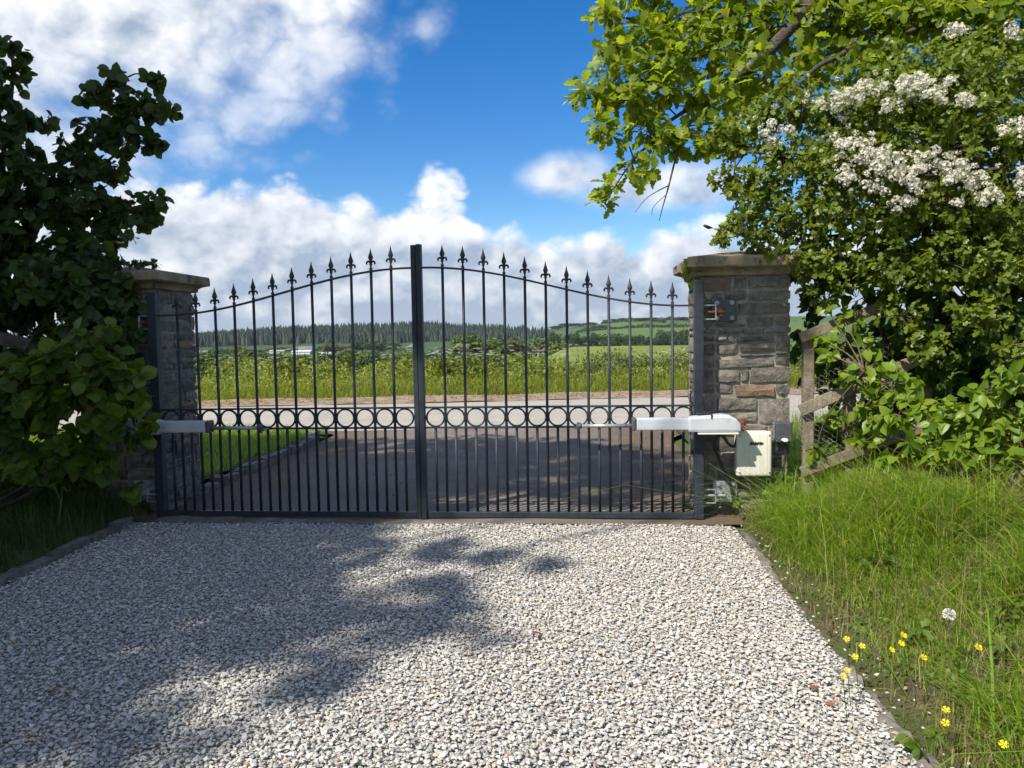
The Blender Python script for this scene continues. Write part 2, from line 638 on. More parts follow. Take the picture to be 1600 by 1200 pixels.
v, f = [], []
ys = np.concatenate([np.linspace(-.16, 3.8, 20), np.linspace(3.9, 5.6, 10)])
for y in ys:
    l, r_ = -2.08 - 2.6 * max(0, (y - 4.45) / 1.1) ** 1.5, drive_x(y)
    for k in range(13):
        x = l + (r_ - l) * k / 12
        v.append((x, y, -.012 + .012 * float(vnoise(x * 1.3, y * 1.3)) + .012 * min(1, max(0, y - 3.5))))
for i in range(len(ys) - 1):
    for k in range(12):
        f.append((i * 13 + k, i * 13 + k + 1, (i + 1) * 13 + k + 1, (i + 1) * 13 + k))
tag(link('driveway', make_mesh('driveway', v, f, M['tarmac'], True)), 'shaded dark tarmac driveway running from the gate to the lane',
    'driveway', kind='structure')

# far verge: dirt edge, then a grass bank
def verge_z(x, y, t):
    return .02 + .16 * float(sst(t, 0, .4)) + .10 * t - .22 * float(sst(t, .75, 1)) + .05 * (float(vnoise(x * 1.1, y * 1.4)) - .5)


strip('dirt_verge', XS, lambda x: far_e(x) - .12, lambda x: far_e(x) + .62, 5,
      lambda x, y, t: .004 + .07 * t + .05 * float(vnoise(x * 2.2, y * 3)), M['dirt'], 'bare brown dirt strip along the far side of the lane', 'verge')
strip('grass_verge', XS, lambda x: far_e(x) + .55, lambda x: far_e(x) + 5.2, 12, verge_z, M['turf'],
      'overgrown grass bank on the far side of the lane', 'verge')

# gravel bed
sheet('gravel_bed', np.linspace(-2.06, 2.11, 40), np.linspace(-9, -.13, 60),
      lambda X, Y: -.027 + .012 * vnoise(X * 2, Y * 2), M['gravel_bed'], 'bed of grey stone dust under the gravel drive', 'drive')


def bank_z(x, y):
    x = np.asarray(x, dtype=float); y = np.asarray(y, dtype=float)
    d = np.maximum(x - 2.2, 0)
    z = -.03 + .20 * sst(d, 0, .9) * d + .05 * sst(d, 0, .12) + .07 * sst(d, .1, .9)
    z = z * (1 - .75 * sst(y, .7, 2.2))
    return z + .03 * (vnoise(x * 3 + 5, y * 3) - .5) * sst(d, 0, .2)


def lbank_z(x, y):
    d = np.maximum(-2.08 - np.asarray(x, dtype=float), 0)
    z = -.02 + .07 * sst(d, 0, .12) + .13 * sst(d, .1, 1.5)
    return z + .04 * (vnoise(np.asarray(x) * 3 + 9, np.asarray(y) * 3) - .5) * sst(d, 0, .2)


def verge_in_z(x, y):
    return .03 + .04 * vnoise(np.asarray(x) * 1.5, np.asarray(y) * 1.5)


sheet('grass_bank', np.linspace(2.09, 9, 60), np.linspace(-9, 3.6, 80), bank_z, M['soil'], 'grassy bank rising from the gravel to the wooden fence', 'bank')
sheet('hedge_bank', np.linspace(-9, -2.04, 50), np.linspace(-9, .75, 60), lbank_z, M['soil'], 'shaded earth bank under the hazel beside the gravel', 'bank')
sheet('lawn', np.linspace(-12, -2.16, 40), np.linspace(.76, 4.6, 26), verge_in_z, M['turf'], 'shaded strip of lawn between stone edging and the lane', 'lawn')
sheet('roadside_grass', np.linspace(2.34, 12, 40), np.linspace(3.2, 5.1, 14), verge_in_z, M['turf'], 'grass beside the drive mouth behind the lit pillar', 'verge')


# ---------------------------------------------------------------- gravel stones (thousands, nobody could count them)
def build_gravel():
    src = bpy.data.collections.new('gravel_stone_shapes')          # not linked to the scene
    m_, g, p = base_mat('crushed_stone')
    oi = g.new('ShaderNodeObjectInfo')
    rp = g.new('ShaderNodeValToRGB')
    el = rp.color_ramp.elements
    stops = [(0, (.28, .275, .265)), (.14, (.36, .355, .335)), (.45, (.43, .42, .385)), (.66, (.49, .475, .43)), (.84, (.55, .535, .49)),
             (.93, (.45, .40, .31)), (.98, (.40, .31, .21)), (1, (.33, .22, .16))]
    while len(el) < len(stops):
        el.new(.5)
    for e, (q, c) in zip(el, stops):
        e.position = q
        e.color = (*c, 1)
    g.put(rp.inputs[0], oi.outputs['Random'])
    tc = g.new('ShaderNodeTexCoord').outputs['Object']
    n = g.noise(tc, 2.2, 5, .6)
    h = g.new('ShaderNodeHueSaturation')
    g.put(h.inputs['Color'], rp.outputs[0])
    g.put(h.inputs['Value'], g.rng(n, .3, .7, .82, 1.20, False))
    g.put(p.inputs['Base Color'], h.outputs[0])
    p.inputs['Roughness'].default_value = .8
    p.inputs['Specular IOR Level'].default_value = .25
    for i in range(10):
        bm = bmesh.new()
        rs = random.Random(i)
        for k in range(13):
            q = Vector((rs.gauss(0, 1), rs.gauss(0, 1), rs.gauss(0, 1))).normalized() * rs.uniform(.82, 1.0)
            bm.verts.new((q.x * 1.0, q.y * rs.uniform(.62, .85), q.z * .44))
        bmesh.ops.convex_hull(bm, input=bm.verts[:])
        for q in [q for q in bm.verts if not q.link_faces]:
            bm.verts.remove(q)
        me = bpy.data.meshes.new('stone_shape')
        bm.to_mesh(me); bm.free()
        me.materials.append(m_)
        src.objects.link(bpy.data.objects.new('stone_shape', me))
    rng = np.random.default_rng(5)

    def layer(x0, x1, y0, y1, step, z, zj, s0, s1):
        xs = np.arange(x0, x1, step); ys_ = np.arange(y0, y1, step)
        X, Y = np.meshgrid(xs, ys_)
        n_ = X.size
        P = np.stack([X.ravel(), Y.ravel(), np.zeros(n_)], 1)
        P[:, :2] += rng.uniform(-.6, .6, (n_, 2)) * step
        P[:, 2] = z + rng.uniform(-zj, zj, n_) + .012 * vnoise(P[:, 0] * 2, P[:, 1] * 2)
        S = s0 + (s1 - s0) * rng.random(n_) ** 1.7
        R = np.stack([rng.normal(0, .22, n_), rng.normal(0, .22, n_), rng.uniform(0, 6.28, n_)], 1)
        return P, S, R
    L = [layer(-2.04, 2.14, -4.1, -.13, .0150, -.024, .003, .0072, .0120),
         layer(-2.04, 2.12, -4.1, -.15, .0175, -.014, .003, .0072, .0148),
         layer(-2.0, 2.08, -4.1, -.17, .048, -.006, .004, .009, .0175),
         layer(2.04, 2.30, -4.3, -.2, .075, .004, .004, .007, .013)]
    P = np.vstack([q[0] for q in L]); S = np.concatenate([q[1] for q in L]); R = np.vstack([q[2] for q in L])
    me = bpy.data.meshes.new('gravel')
    me.vertices.add(len(P)); me.vertices.foreach_set('co', P.astype(np.float32).ravel())
    a = me.attributes.new('size', 'FLOAT', 'POINT'); a.data.foreach_set('value', S.astype(np.float32))
    a = me.attributes.new('turn', 'FLOAT_VECTOR', 'POINT'); a.data.foreach_set('vector', R.astype(np.float32).ravel())
    a = me.attributes.new('pick', 'INT', 'POINT'); a.data.foreach_set('value', rng.integers(0, 10, len(P)).astype(np.int32))
    me.update()
    o = link('gravel', me)
    tag(o, 'pale grey crushed stone gravel covering the drive inside the gate', 'gravel', kind='stuff')
    ng = bpy.data.node_groups.new('gravel_stones', 'GeometryNodeTree')
    ng.interface.new_socket('Geometry', in_out='INPUT', socket_type='NodeSocketGeometry')
    ng.interface.new_socket('Geometry', in_out='OUTPUT', socket_type='NodeSocketGeometry')
    N, Lk = ng.nodes, ng.links
    gi, go = N.new('NodeGroupInput'), N.new('NodeGroupOutput')
    iop = N.new('GeometryNodeInstanceOnPoints')
    ci = N.new('GeometryNodeCollectionInfo')
    ci.inputs['Collection'].default_value = src
    ci.inputs['Separate Children'].default_value = True
    ci.inputs['Reset Children'].default_value = True

    def attr(nm, t):
        q = N.new('GeometryNodeInputNamedAttribute'); q.data_type = t; q.inputs['Name'].default_value = nm
        return next(s for s in q.outputs if s.enabled and s.name == 'Attribute')
    e2r = N.new('FunctionNodeEulerToRotation')
    Lk.new(attr('turn', 'FLOAT_VECTOR'), e2r.inputs[0])
    Lk.new(gi.outputs[0], iop.inputs['Points'])
    Lk.new(ci.outputs[0], iop.inputs['Instance'])
    iop.inputs['Pick Instance'].default_value = True
    Lk.new(attr('pick', 'INT'), iop.inputs['Instance Index'])
    Lk.new(e2r.outputs[0], iop.inputs['Rotation'])
    Lk.new(attr('size', 'FLOAT'), iop.inputs['Scale'])
    Lk.new(iop.outputs[0], go.inputs[0])
    o.modifiers.new('stones', 'NODES').node_group = ng


build_gravel()


# ---------------------------------------------------------------- stones
def stone_block(w, h, d, rough, rs):
    """rough-faced block, front towards -y, centred on x and z, back at y = d"""
    nx, nz = (5 if w > .12 else 4), 3
    xs = np.linspace(-w / 2, w / 2, nx); zs = np.linspace(-h / 2, h / 2, nz)
    v, f = [], []
    for j in range(nz):
        for i in range(nx):
            e = (i in (0, nx - 1)) + (j in (0, nz - 1))
            y = rs.uniform(-rough, rough) + (.006 if e == 1 else .011 if e == 2 else 0)
            v.append((xs[i] + rs.uniform(-.005, .005), y, zs[j] + rs.uniform(-.004, .004) + (rs.uniform(-.004, .004) if e else 0)))
    for j in range(nz - 1):
        for i in range(nx - 1):
            a = j * nx + i
            f.append((a, a + 1, a + nx + 1, a + nx))
    ring = [i for i in range(nx)] + [j * nx + nx - 1 for j in range(1, nz)] + [(nz - 1) * nx + i for i in range(nx - 2, -1, -1)] \
        + [j * nx for j in range(nz - 2, 0, -1)]
    b = len(v)
    for i in ring:
        v.append((v[i][0], d, v[i][2]))
    n = len(ring)
    for k in range(n):
        f.append((ring[(k + 1) % n], ring[k], b + k, b + (k + 1) % n))
    return np.array(v), f


def coursed(u0, u1, z0, z1, rs):
    out, z = [], z0
    while z < z1 - .03:
        h = min(rs.choice([.05, .065, .08, .095, .115]), z1 - z)
        if z1 - z - h < .04: h = z1 - z
        u = u0
        while u < u1 - .02:
            w = rs.uniform(.10, .30)
            if u1 - u - w < .09: w = u1 - u
            out.append((u, u + w, z, z + h))
            u += w
        z += h
    return out


def build_pillar(x0, x1, y0, y1, label, front, seed):
    rs = random.Random(seed)
    xc, yc = (x0 + x1) / 2, (y0 + y1) / 2
    t = thing('stone_pillar', label, 'pillar', (xc, yc, -.06), 'gate pillars')
    part('mortar', box(x0 + .019, x1 - .019, y0 + .019, y1 - .019, -.06, 1.672), M['mortar'], t)
    sides = [('front', 0), ('right', math.pi / 2), ('back', math.pi), ('left', -math.pi / 2)]
    for sname, ang in sides:
        hw = (x1 - x0) / 2 if sname in ('front', 'back') else (y1 - y0) / 2
        dd = (y1 - y0) / 2 if sname in ('front', 'back') else (x1 - x0) / 2
        inset = 0 if sname in ('front', 'back') else .055
        rects = front if (sname == 'front' and front) else [(a, b, c, d, 0) for a, b, c, d in coursed(-hw + inset, hw - inset, -.05, 1.665, rs)]
        ca, sa = math.cos(ang), math.sin(ang)
        for a, b, c, d, brown in rects:
            w, h = (b - a) - .017, (d - c) - .016
            if w < .015 or h < .012: continue
            edge = sname in ('front', 'back') and (a < -hw + .01 or b > hw - .01)
            vv, ff = stone_block(w, h, .07 if edge else .05, .0045, rs)
            vv[:, 1] -= rs.uniform(-.005, .009)
            px_, py_ = (a + b) / 2, -dd
            o_ = np.array([xc + px_ * ca - py_ * sa, yc + px_ * sa + py_ * ca, (c + d) / 2])
            vr = np.stack([vv[:, 0] * ca - vv[:, 1] * sa, vv[:, 0] * sa + vv[:, 1] * ca, vv[:, 2]], 1)
            br = brown or (not front and rs.random() < .06) or (front and sname != 'front' and rs.random() < .05)
            link('stone', make_mesh('stone', vr, ff, M['brown_stone'] if br else M['stone']), t, o_)
    # coping: moulded slab with a low pyramid top
    v, f = [], []
    rings = [(.002, 1.664), (.02, 1.668), (.024, 1.692), (.040, 1.706), (.066, 1.716), (.088, 1.722), (.092, 1.728), (.092, 1.782), (.086, 1.792)]
    hx, hy = (x1 - x0) / 2, (y1 - y0) / 2
    for off, z in rings:
        for k in range(4):
            cx_, cy_ = ((-1, -1), (1, -1), (1, 1), (-1, 1))[k]
            cn = ((1, -1), (1, 1), (-1, 1), (-1, -1))[k]
            for m in range(6):
                s = m / 6
                px_ = xc + (hx + off) * (cx_ + (cn[0] - cx_) * s)
                py_ = yc + (hy + off) * (cy_ + (cn[1] - cy_) * s)
                j = .003 if off > .03 else .001
                v.append((px_ + rs.uniform(-j, j), py_ + rs.uniform(-j, j), z + rs.uniform(-j, j)))
    n = 24
    for i in range(len(rings) - 1):
        for k in range(n):
            a, b = i * n + k, i * n + (k + 1) % n
            f.append((a, b, b + n, a + n))
    v.append((xc, yc, 1.862)); top = len(v) - 1
    for k in range(n):
        f.append(((len(rings) - 1) * n + k, (len(rings) - 1) * n + (k + 1) % n, top))
    f.append(tuple(range(n - 1, -1, -1)))
    part('coping_stone', (v, f), M['cap'], t)
    return t


# the lit pillar's front face, stone by stone as in the photograph (left, top, right, bottom in 1/6 pixels)
PX0, PX1, PY0, PY1 = 1.955, 2.578, .12, .72
_st = [(170, 65, 508, 212, 1), (514, 70, 648, 185, 0), (652, 60, 1060, 185, 0), (170, 214, 420, 305, 0), (424, 190, 648, 300, 0), (652, 190, 1060, 303, 0),
       (170, 308, 330, 435, 0), (334, 305, 560, 500, 0), (564, 306, 1060, 436, 0), (170, 438, 330, 550, 0), (334, 503, 640, 550, 0), (644, 440, 902, 545, 0),
       (906, 438, 1060, 535, 1), (170, 553, 368, 622, 0), (372, 553, 590, 622, 0), (594, 550, 784, 618, 0), (788, 540, 1060, 606, 0),
       (170, 625, 350, 690, 0), (354, 626, 525, 692, 0), (529, 622, 908, 690, 0), (912, 608, 1060, 770, 0), (170, 694, 352, 810, 0), (356, 694, 568, 810, 0),
       (572, 692, 908, 784, 0), (572, 787, 908, 832, 0), (170, 813, 352, 935, 0), (356, 813, 568, 836, 0), (356, 838, 905, 936, 0), (909, 773, 1060, 816, 0),
       (909, 818, 1060, 910, 0), (170, 938, 342, 1070, 0), (346, 940, 582, 1070, 0), (585, 940, 664, 1066, 0), (668, 914, 1060, 1074, 0),
       (170, 1073, 352, 1178, 0), (356, 1074, 526, 1176, 0), (530, 1078, 908, 1204, 1), (912, 1078, 1060, 1180, 0), (170, 1180, 352, 1325, 0),
       (356, 1206, 742, 1332, 0), (746, 1206, 1060, 1460, 0), (912, 1184, 1060, 1202, 0), (356, 1179, 526, 1203, 0), (170, 1328, 350, 1450, 0), (354, 1335, 742, 1440, 0)]
_front = []
xm = (PX0 + PX1) / 2
for a, b, c, d, br in _st:
    p0, p1 = at(1060 + a / 6, 420 + d / 6, PY0), at(1060 + c / 6, 420 + b / 6, PY0)
    x0, x1 = p0[0] - xm, p1[0] - xm
    hw = (PX1 - PX0) / 2
    if a <= 171: x0 = -hw
    if c >= 1059: x1 = hw
    zt = min(p1[2], 1.664)
    _front.append((max(x0, -hw), min(x1, hw), p0[2], zt, br))
_zb = min(q[2] for q in _front)
_front += [(a, b, c, d, 0) for a, b, c, d in coursed(-hw, hw, -.05, _zb, random.Random(4))]
PILLAR_R = build_pillar(PX0, PX1, PY0, PY1, 'sunlit grey stone gate pillar carrying the cream control box', _front, 21)
PILLAR_L = build_pillar(-2.615, -1.99, PY0, PY1, 'dark shaded stone gate pillar half hidden by hazel leaves', None, 22)


# ---------------------------------------------------------------- edging stones
def edge_row(name, pts, label, seed, w=.09, h=.10, lmin=.22, lmax=.5):
    rs = random.Random(seed)
    t = thing(name, label, 'kerb', (pts[0][0], pts[0][1], -.06))
    P = [np.array(p, dtype=float) for p in pts]
    seg = [np.linalg.norm(b - a) for a, b in zip(P, P[1:])]
    tot, s = sum(seg), 0

    def pos(q):
        for a, b, l in zip(P, P[1:], seg):
            if q <= l: return a + (b - a) * q / l
            q -= l
        return P[-1]
    while s < tot:
        l = rs.uniform(lmin, lmax)
        a, b = pos(s), pos(min(s + l, tot))
        d = b - a
        if np.linalg.norm(d) < .05: break
        ang = math.atan2(d[1], d[0]) + rs.uniform(-.09, .09)
        bm = bmesh.new()
        L_ = np.linalg.norm(d) - .012
        bmesh.ops.create_grid(bm, x_segments=4, y_segments=2, size=.5)
        me_v = []
        hh = h * rs.uniform(.7, 1.2)
        vv, ff = stone_block(L_, w * rs.uniform(.75, 1.3), hh, .009, rs)
        bm.free()
        # block's rough face turned up
        q = np.stack([vv[:, 0], vv[:, 2], -vv[:, 1] + hh], 1)
        tl = rs.uniform(-.08, .08)
        q[:, 2] += q[:, 1] * tl
        ca, sa = math.cos(ang), math.sin(ang)
        q = np.stack([q[:, 0] * ca - q[:, 1] * sa, q[:, 0] * sa + q[:, 1] * ca, q[:, 2]], 1)
        c = (a + b) / 2 + rs.uniform(-.010, .010) * np.array([d[1], -d[0]] + [0] * (len(d) - 2)) / np.linalg.norm(d)
        link('edging_stone', make_mesh('edging_stone', q, ff, M['slate']), t, (c[0], c[1], -.06 + (c[2] if len(c) > 2 else 0)))
        s += l
    return t


edge_row('stone_edging', [(2.17, -4.2), (2.13, -2.6), (2.11, -1.4), (2.19, -.25)], 'low slate edging between gravel and grassy bank', 1, .06, .054, .12, .36)
edge_row('stone_edging', [(-2.02, -4.2), (-1.98, -1.7), (-2.06, -.2)], 'dark raised slate edging between gravel and hazel hedge', 2, .08, .095, .16, .42)
edge_row('stone_edging', [(-2.08, .76), (-2.12, 2.4), (-2.12, 3.7), (-2.30, 4.3), (-2.75, 4.66), (-4.4, 4.68)], 'rough stone edging between lawn and shaded drive', 3, .09, .13, .13, .3)
edge_row('gate_threshold', [(-1.93, -.09), (0, -.085), (1.95, -.09)], 'flat slate threshold stones under the closed gate', 5, .15, .058, .35, .8)


# ================================================================== THE GATE
def rail_z(s):
    """height of the arched rail; s = 0 at the meeting stile, 1 at the hinge"""
    return 1.462 + .298 * (.5 + .5 * math.cos(math.pi * min(1, s * 1.02)))


def _finial():
    v, f = lathe([(.0125, 0), (.0125, .010), (.007, .014), (.0065, .028), (.0125, .033), (.0125, .038), (.007, .043), (.0065, .052),
                  (.020, .084), (.0165, .096), (.008, .118), (.001, .150)], 6)
    v[:, 1] *= .62
    ps = [(v, f)]
    for s in (-1, 1):
        ps.append(tube(smooth_path([(0, 0, .040), (s * .012, 0, .056), (s * .024, 0, .055), (s * .030, 0, .045), (s * .026, 0, .036)], 3),
                       [.007] * 4 + [.0075] * 4 + [.0065] * 3 + [.005] * 2, 5))
    return join(ps)


FINIAL = make_mesh('finial', *_finial(), M['gate'], False)
_rv = []
for i in range(28):
    a = 2 * math.pi * i / 28
    _rv.append((.0625 * math.cos(a), 0, .0625 * math.sin(a)))


def ring_mesh():
    v, f = [], []
    n, R = 28, .0625
    for i in range(n):
        a = 2 * math.pi * i / n
        for dr, dy in ((-.0055, -.008), (.0055, -.008), (.0055, .008), (-.0055, .008)):
            v.append(((R + dr) * math.cos(a), dy, (R + dr) * math.sin(a)))
    for i in range(n):
        for k in range(4):
            a, b = i * 4 + k, i * 4 + (k + 1) % 4
            c, d = ((i + 1) % n) * 4 + (k + 1) % 4, ((i + 1) % n) * 4 + k
            f.append((a, d, c, b))
    return v, f


RING = make_mesh('ring', *ring_mesh(), M['gate'], True)
SHORT = make_mesh('short_bar', *lathe([(.0098, .042), (.0098, .634)], 10), M['gate'], True)
Z_LOW, Z_UP = .640, .782


def build_leaf(side, label):
    s = side
    g_ = thing('gate_leaf', label, 'gate', (s * 1.93, 0, 0), 'pair of wrought iron gate leaves')
    x = lambda a, b: (min(s * a, s * b), max(s * a, s * b))
    a, b = x(1.90, 1.962)
    st = part('hinge_stile', rbox(a, b, -.031, .031, 0, 1.628, .004), M['gate'], g_)
    a, b = x(.001, .038) if s > 0 else x(.003, .038)
    dy = -.012 if s > 0 else 0
    ms = part('meeting_stile', rbox(a, b, -.022 + dy, .022, -.012, 1.9165 + (.004 if s > 0 else 0), .004), M['gate'], g_)
    a, b = x(.0385, 1.8995)
    part('bottom_rail', rbox(a, b, -.020, .020, 0, .043, .004), M['gate'], g_)
    for nm, z in (('lower_ring_rail', Z_LOW), ('upper_ring_rail', Z_UP)):
        part(nm, rbox(a, b, -.016, .016, z - .006, z + .006, .002), M['gate'], g_)
    # arched rail: flat bar following the curve
    v, f = [], []
    n = 48
    for i in range(n + 1):
        q = i / n
        xx = s * (.0385 + (1.8995 - .0385) * q)
        z = rail_z(q)
        v += [(xx, -.016, z - .006), (xx, .016, z - .006), (xx, .016, z + .006), (xx, -.016, z + .006)]
    for i in range(n):
        for k in range(4):
            p, r_ = i * 4 + k, i * 4 + (k + 1) % 4
            f.append((p, r_, r_ + 4, p + 4) if s < 0 else (p, p + 4, r_ + 4, r_))
    part('arched_rail', (v, f), M['gate'], g_)
    pitch = (1.8995 - .0385) / 13
    for k in range(1, 13):
        q = k / 13
        xx = s * (.0385 + pitch * k)
        z = rail_z(q)
        br = link('tall_bar', make_mesh('tall_bar', *lathe([(.0098, .042), (.0098, z + .014)], 10), M['gate'], True), g_, (xx, 0, 0))
        link('finial', FINIAL, br, (xx, 0, z + .012))
    for k in range(13):
        xx = s * (.0385 + pitch * (k + .5))
        link('short_bar', SHORT, g_, (xx, 0, 0))
        link('ring', RING, g_, (xx, 0, (Z_LOW + Z_UP) / 2))
    return g_


build_leaf(-1, 'shaded dark iron gate leaf hung on the leafy shaded pillar')
build_leaf(1, 'dark iron gate leaf hung on the sunlit stone pillar')


# ---------------------------------------------------------------- gate operators
def build_operator(s, label):
    """linear gate ram; s = 1 for the lit pillar; x runs from the pillar towards the middle of the gate"""
    X = lambda q: s * q
    yc, zc = -.125, .672
    t = thing('gate_operator', label, 'gate operator', (X(2.0), yc, zc), 'pair of gate rams')

    def bx(a, b, y0, y1, z0, z1, r_, seg=3):
        return rbox(min(X(a), X(b)), max(X(a), X(b)), y0, y1, z0, z1, r_, seg)
    h = part('housing', bx(1.50, 1.865, yc - .040, yc + .040, zc - .040, zc + .040, .008), M['alu'], t)
    for z in (-.022, .012):
        part('groove', bx(1.505, 1.86, yc - .0412, yc - .0395, zc + z, zc + z + .003, .0004, 1), M['alu'], h)
    part('end_cap', bx(1.468, 1.4995, yc - .043, yc + .043, zc - .043, zc + .043, .012), M['grey_plastic'], t)
    # motor cover with a sloping tail
    v, f = [], []
    prof = [(1.84, -.050, .046, .046), (1.853, -.054, .050, .050), (1.95, -.055, .058, .053), (2.06, -.056, .064, .054), (2.11, -.056, .058, .053),
            (2.15, -.055, .036, .051), (2.175, -.054, .006, .046), (2.182, -.050, -.016, .040)]
    k = 12
    for xx, zl, zh, hy in prof:
        for i in range(k):
            a = 2 * math.pi * (i + .5) / k
            e = .32
            cx_ = math.copysign(abs(math.cos(a)) ** e, math.cos(a)); sx_ = math.copysign(abs(math.sin(a)) ** e, math.sin(a))
            v.append((X(xx), yc + hy * cx_, zc + (zl + zh) / 2 + (zh - zl) / 2 * sx_))
    for i in range(len(prof) - 1):
        for j in range(k):
            a, b = i * k + j, i * k + (j + 1) % k
            f.append((a, a + k, b + k, b) if s < 0 else (a, b, b + k, a + k))
    f.append(tuple(range(k))); f.append(tuple(range((len(prof) - 1) * k, len(prof) * k)))
    cv = part('motor_cover', (v, f), M['alu'], t)
    part('base_strip', bx(1.90, 2.165, yc - .058, yc - .02, zc - .068, zc - .0565, .003, 1), M['cream'], cv)
    part('release_lever', bx(1.90, 2.0, yc - .025, yc + .025, zc + .0615, zc + .074, .006), M['black_plastic'], cv)
    part('lever_tab', bx(1.985, 1.993, yc - .058, yc - .022, zc + .035, zc + .07, .002, 1), M['black_plastic'], cv)
    rod = part('piston_rod', lathe([(.0125, X(1.135)), (.0125, X(1.470))], 14, (0, yc, zc - .012), 'x'), M['steel'], t, True)
    part('rod_end', join([lathe([(.017, X(1.098)), (.021, X(1.104)), (.021, X(1.128)), (.015, X(1.134))], 12, (0, yc, zc - .012), 'x')]), M['dark_steel'], rod, False)
    part('front_bracket', join([bx(1.085, 1.125, yc - .02, -.017, zc - .033, zc - .026, .001, 1), lathe([(.009, zc - .05), (.009, zc + .012)], 10, (X(1.112), yc, 0))]),
         M['dark_steel'], t)
    rb = part('rear_bracket', join([bx(2.165, 2.235, yc - .022, PY0 + .006, zc - .040, zc - .030, .002, 1), bx(2.17, 2.26, PY0 - .004, PY0 + .012, zc - .055, zc + .0, .002, 1),
                                    lathe([(.013, zc - .035), (.013, zc + .005)], 10, (X(2.19), yc, 0))]), M['rust'], t)
    return t


build_operator(1, 'white linear gate ram mounted on the sunlit pillar')
build_operator(-1, 'white linear gate ram coming out of the hazel leaves')


# ---------------------------------------------------------------- hinges
def build_hinge(s, z, label, x_out):
    X = lambda q: s * q
    t = link('gate_hinge', None, PILLAR_R if s > 0 else PILLAR_L, (X(2.0), .05, z))
    t['label'] = label
    bx = lambda a, b, y0, y1, z0, z1, r_: rbox(min(X(a), X(b)), max(X(a), X(b)), y0, y1, z0, z1, r_, 1)
    p = part('wall_plate', bx(x_out, x_out + .165, .098, .106, z - .075, z + .075, .002), M['dark_steel'] if z > 1 else M['steel'], t)
    for dx in (.035, .135):
        for dz in (-.052, .052):
            part('bolt', lathe([(.017, .0985), (.017, .088), (.008, .087), (.008, .074)], 6, (X(x_out + dx), 0, z + dz), 'y'), M['steel'], t)
    part('stirrup', join([bx(1.9635, 2.05, -.004, .006, z - .064, z - .056, .001), bx(1.9635, 2.05, -.004, .006, z + .030, z + .038, .001),
                          bx(2.042, 2.050, -.004, .006, z - .0555, z + .0295, .001)]), M['steel'], t)
    part('hinge_pin', join([lathe([(.010, X(1.97)), (.010, X(2.11))], 10, (0, .02, z - .012), 'x'), lathe([(.024, z - .04), (.024, z + .016)], 12, (X(2.085), .045, 0)),
                            bx(2.065, 2.105, .05, .099, z - .03, z + .006, .002)]), M['rust'] if z > 1 else M['steel'], t, False)
    return t


_h1, _h2 = at(1133, 485, .1), at(1134, 768, .1)
build_hinge(1, _h1[2], 'upper steel hinge bolted to the sunlit pillar', 2.035)
build_hinge(1, _h2[2], 'lower steel hinge at the foot of the sunlit pillar', 2.045)
build_hinge(-1, _h1[2], 'upper steel hinge on the dark shaded pillar', 2.035)
build_hinge(-1, _h2[2], 'lower steel hinge at the foot of the shaded pillar', 2.045)

# ---------------------------------------------------------------- control box
b0, b1 = at(1150.5, 745, .0), at(1206.5, 674, .0)
bx0, bz0, bx1, bz1 = b0[0], b0[2], b1[0], b1[2]
t = thing('control_box', 'cream plastic control box on the sunlit pillar below the ram', 'control box', ((bx0 + bx1) / 2, .06, bz0))
part('back_shell', rbox(bx0 + .006, bx1 - .006, .045, .118, bz0 + .006, bz1 - .006, .015, 3), M['cream'], t)
lid = part('lid', rbox(bx0, bx1, -.005, .0445, bz0, bz1, .018, 4), M['cream'], t, True)
for fx in (.22, .36, .64, .84):
    xx = bx0 + (bx1 - bx0) * fx
    part('lid_rib', rbox(xx - .003, xx + .003, -.0075, -.003, bz0 + .02, bz1 - .02, .0012, 1), M['cream'], lid)
for fx, fz in ((.10, .91), (.93, .91), (.10, .09), (.93, .09)):
    part('screw', lathe([(.0055, -.0062), (.0055, -.004)], 10, (bx0 + (bx1 - bx0) * fx, 0, bz0 + (bz1 - bz0) * fz), 'y'), M['black_plastic'], lid)
# worn dark lettering: slanted strokes, too blurred in the photograph to read
vs_, n_ = [], 0
strokes = [(0, 0, .016, 1), (.018, .1, .010, .8), (.031, 0, .007, 1), (.040, .1, .006, .75), (.048, 0, .007, .95), (.057, .2, .006, .8), (.065, .05, .012, .9), (.079, .2, .010, .7)]
mk = []
for dx, zlo, w_, hh in strokes:
    xa = bx0 + (bx1 - bx0) * .36 + dx
    zb = bz0 + (bz1 - bz0) * .70
    za, zt = zb + .024 * zlo, zb + .024 * hh
    sl = .30
    q = np.array([(xa + (za - zb) * sl, -.0082, za), (xa + w_ + (za - zb) * sl, -.0082, za), (xa + w_ + (zt - zb) * sl, -.0082, zt), (xa + (zt - zb) * sl, -.0082, zt)])
    q2 = q + np.array([0, .0035, 0])
    mk.append((np.vstack([q, q2]), [(0, 1, 2, 3), (7, 6, 5, 4), (0, 4, 5, 1), (1, 5, 6, 2), (2, 6, 7, 3), (3, 7, 4, 0)]))
part('lettering', join(mk), M['black_plastic'], lid)

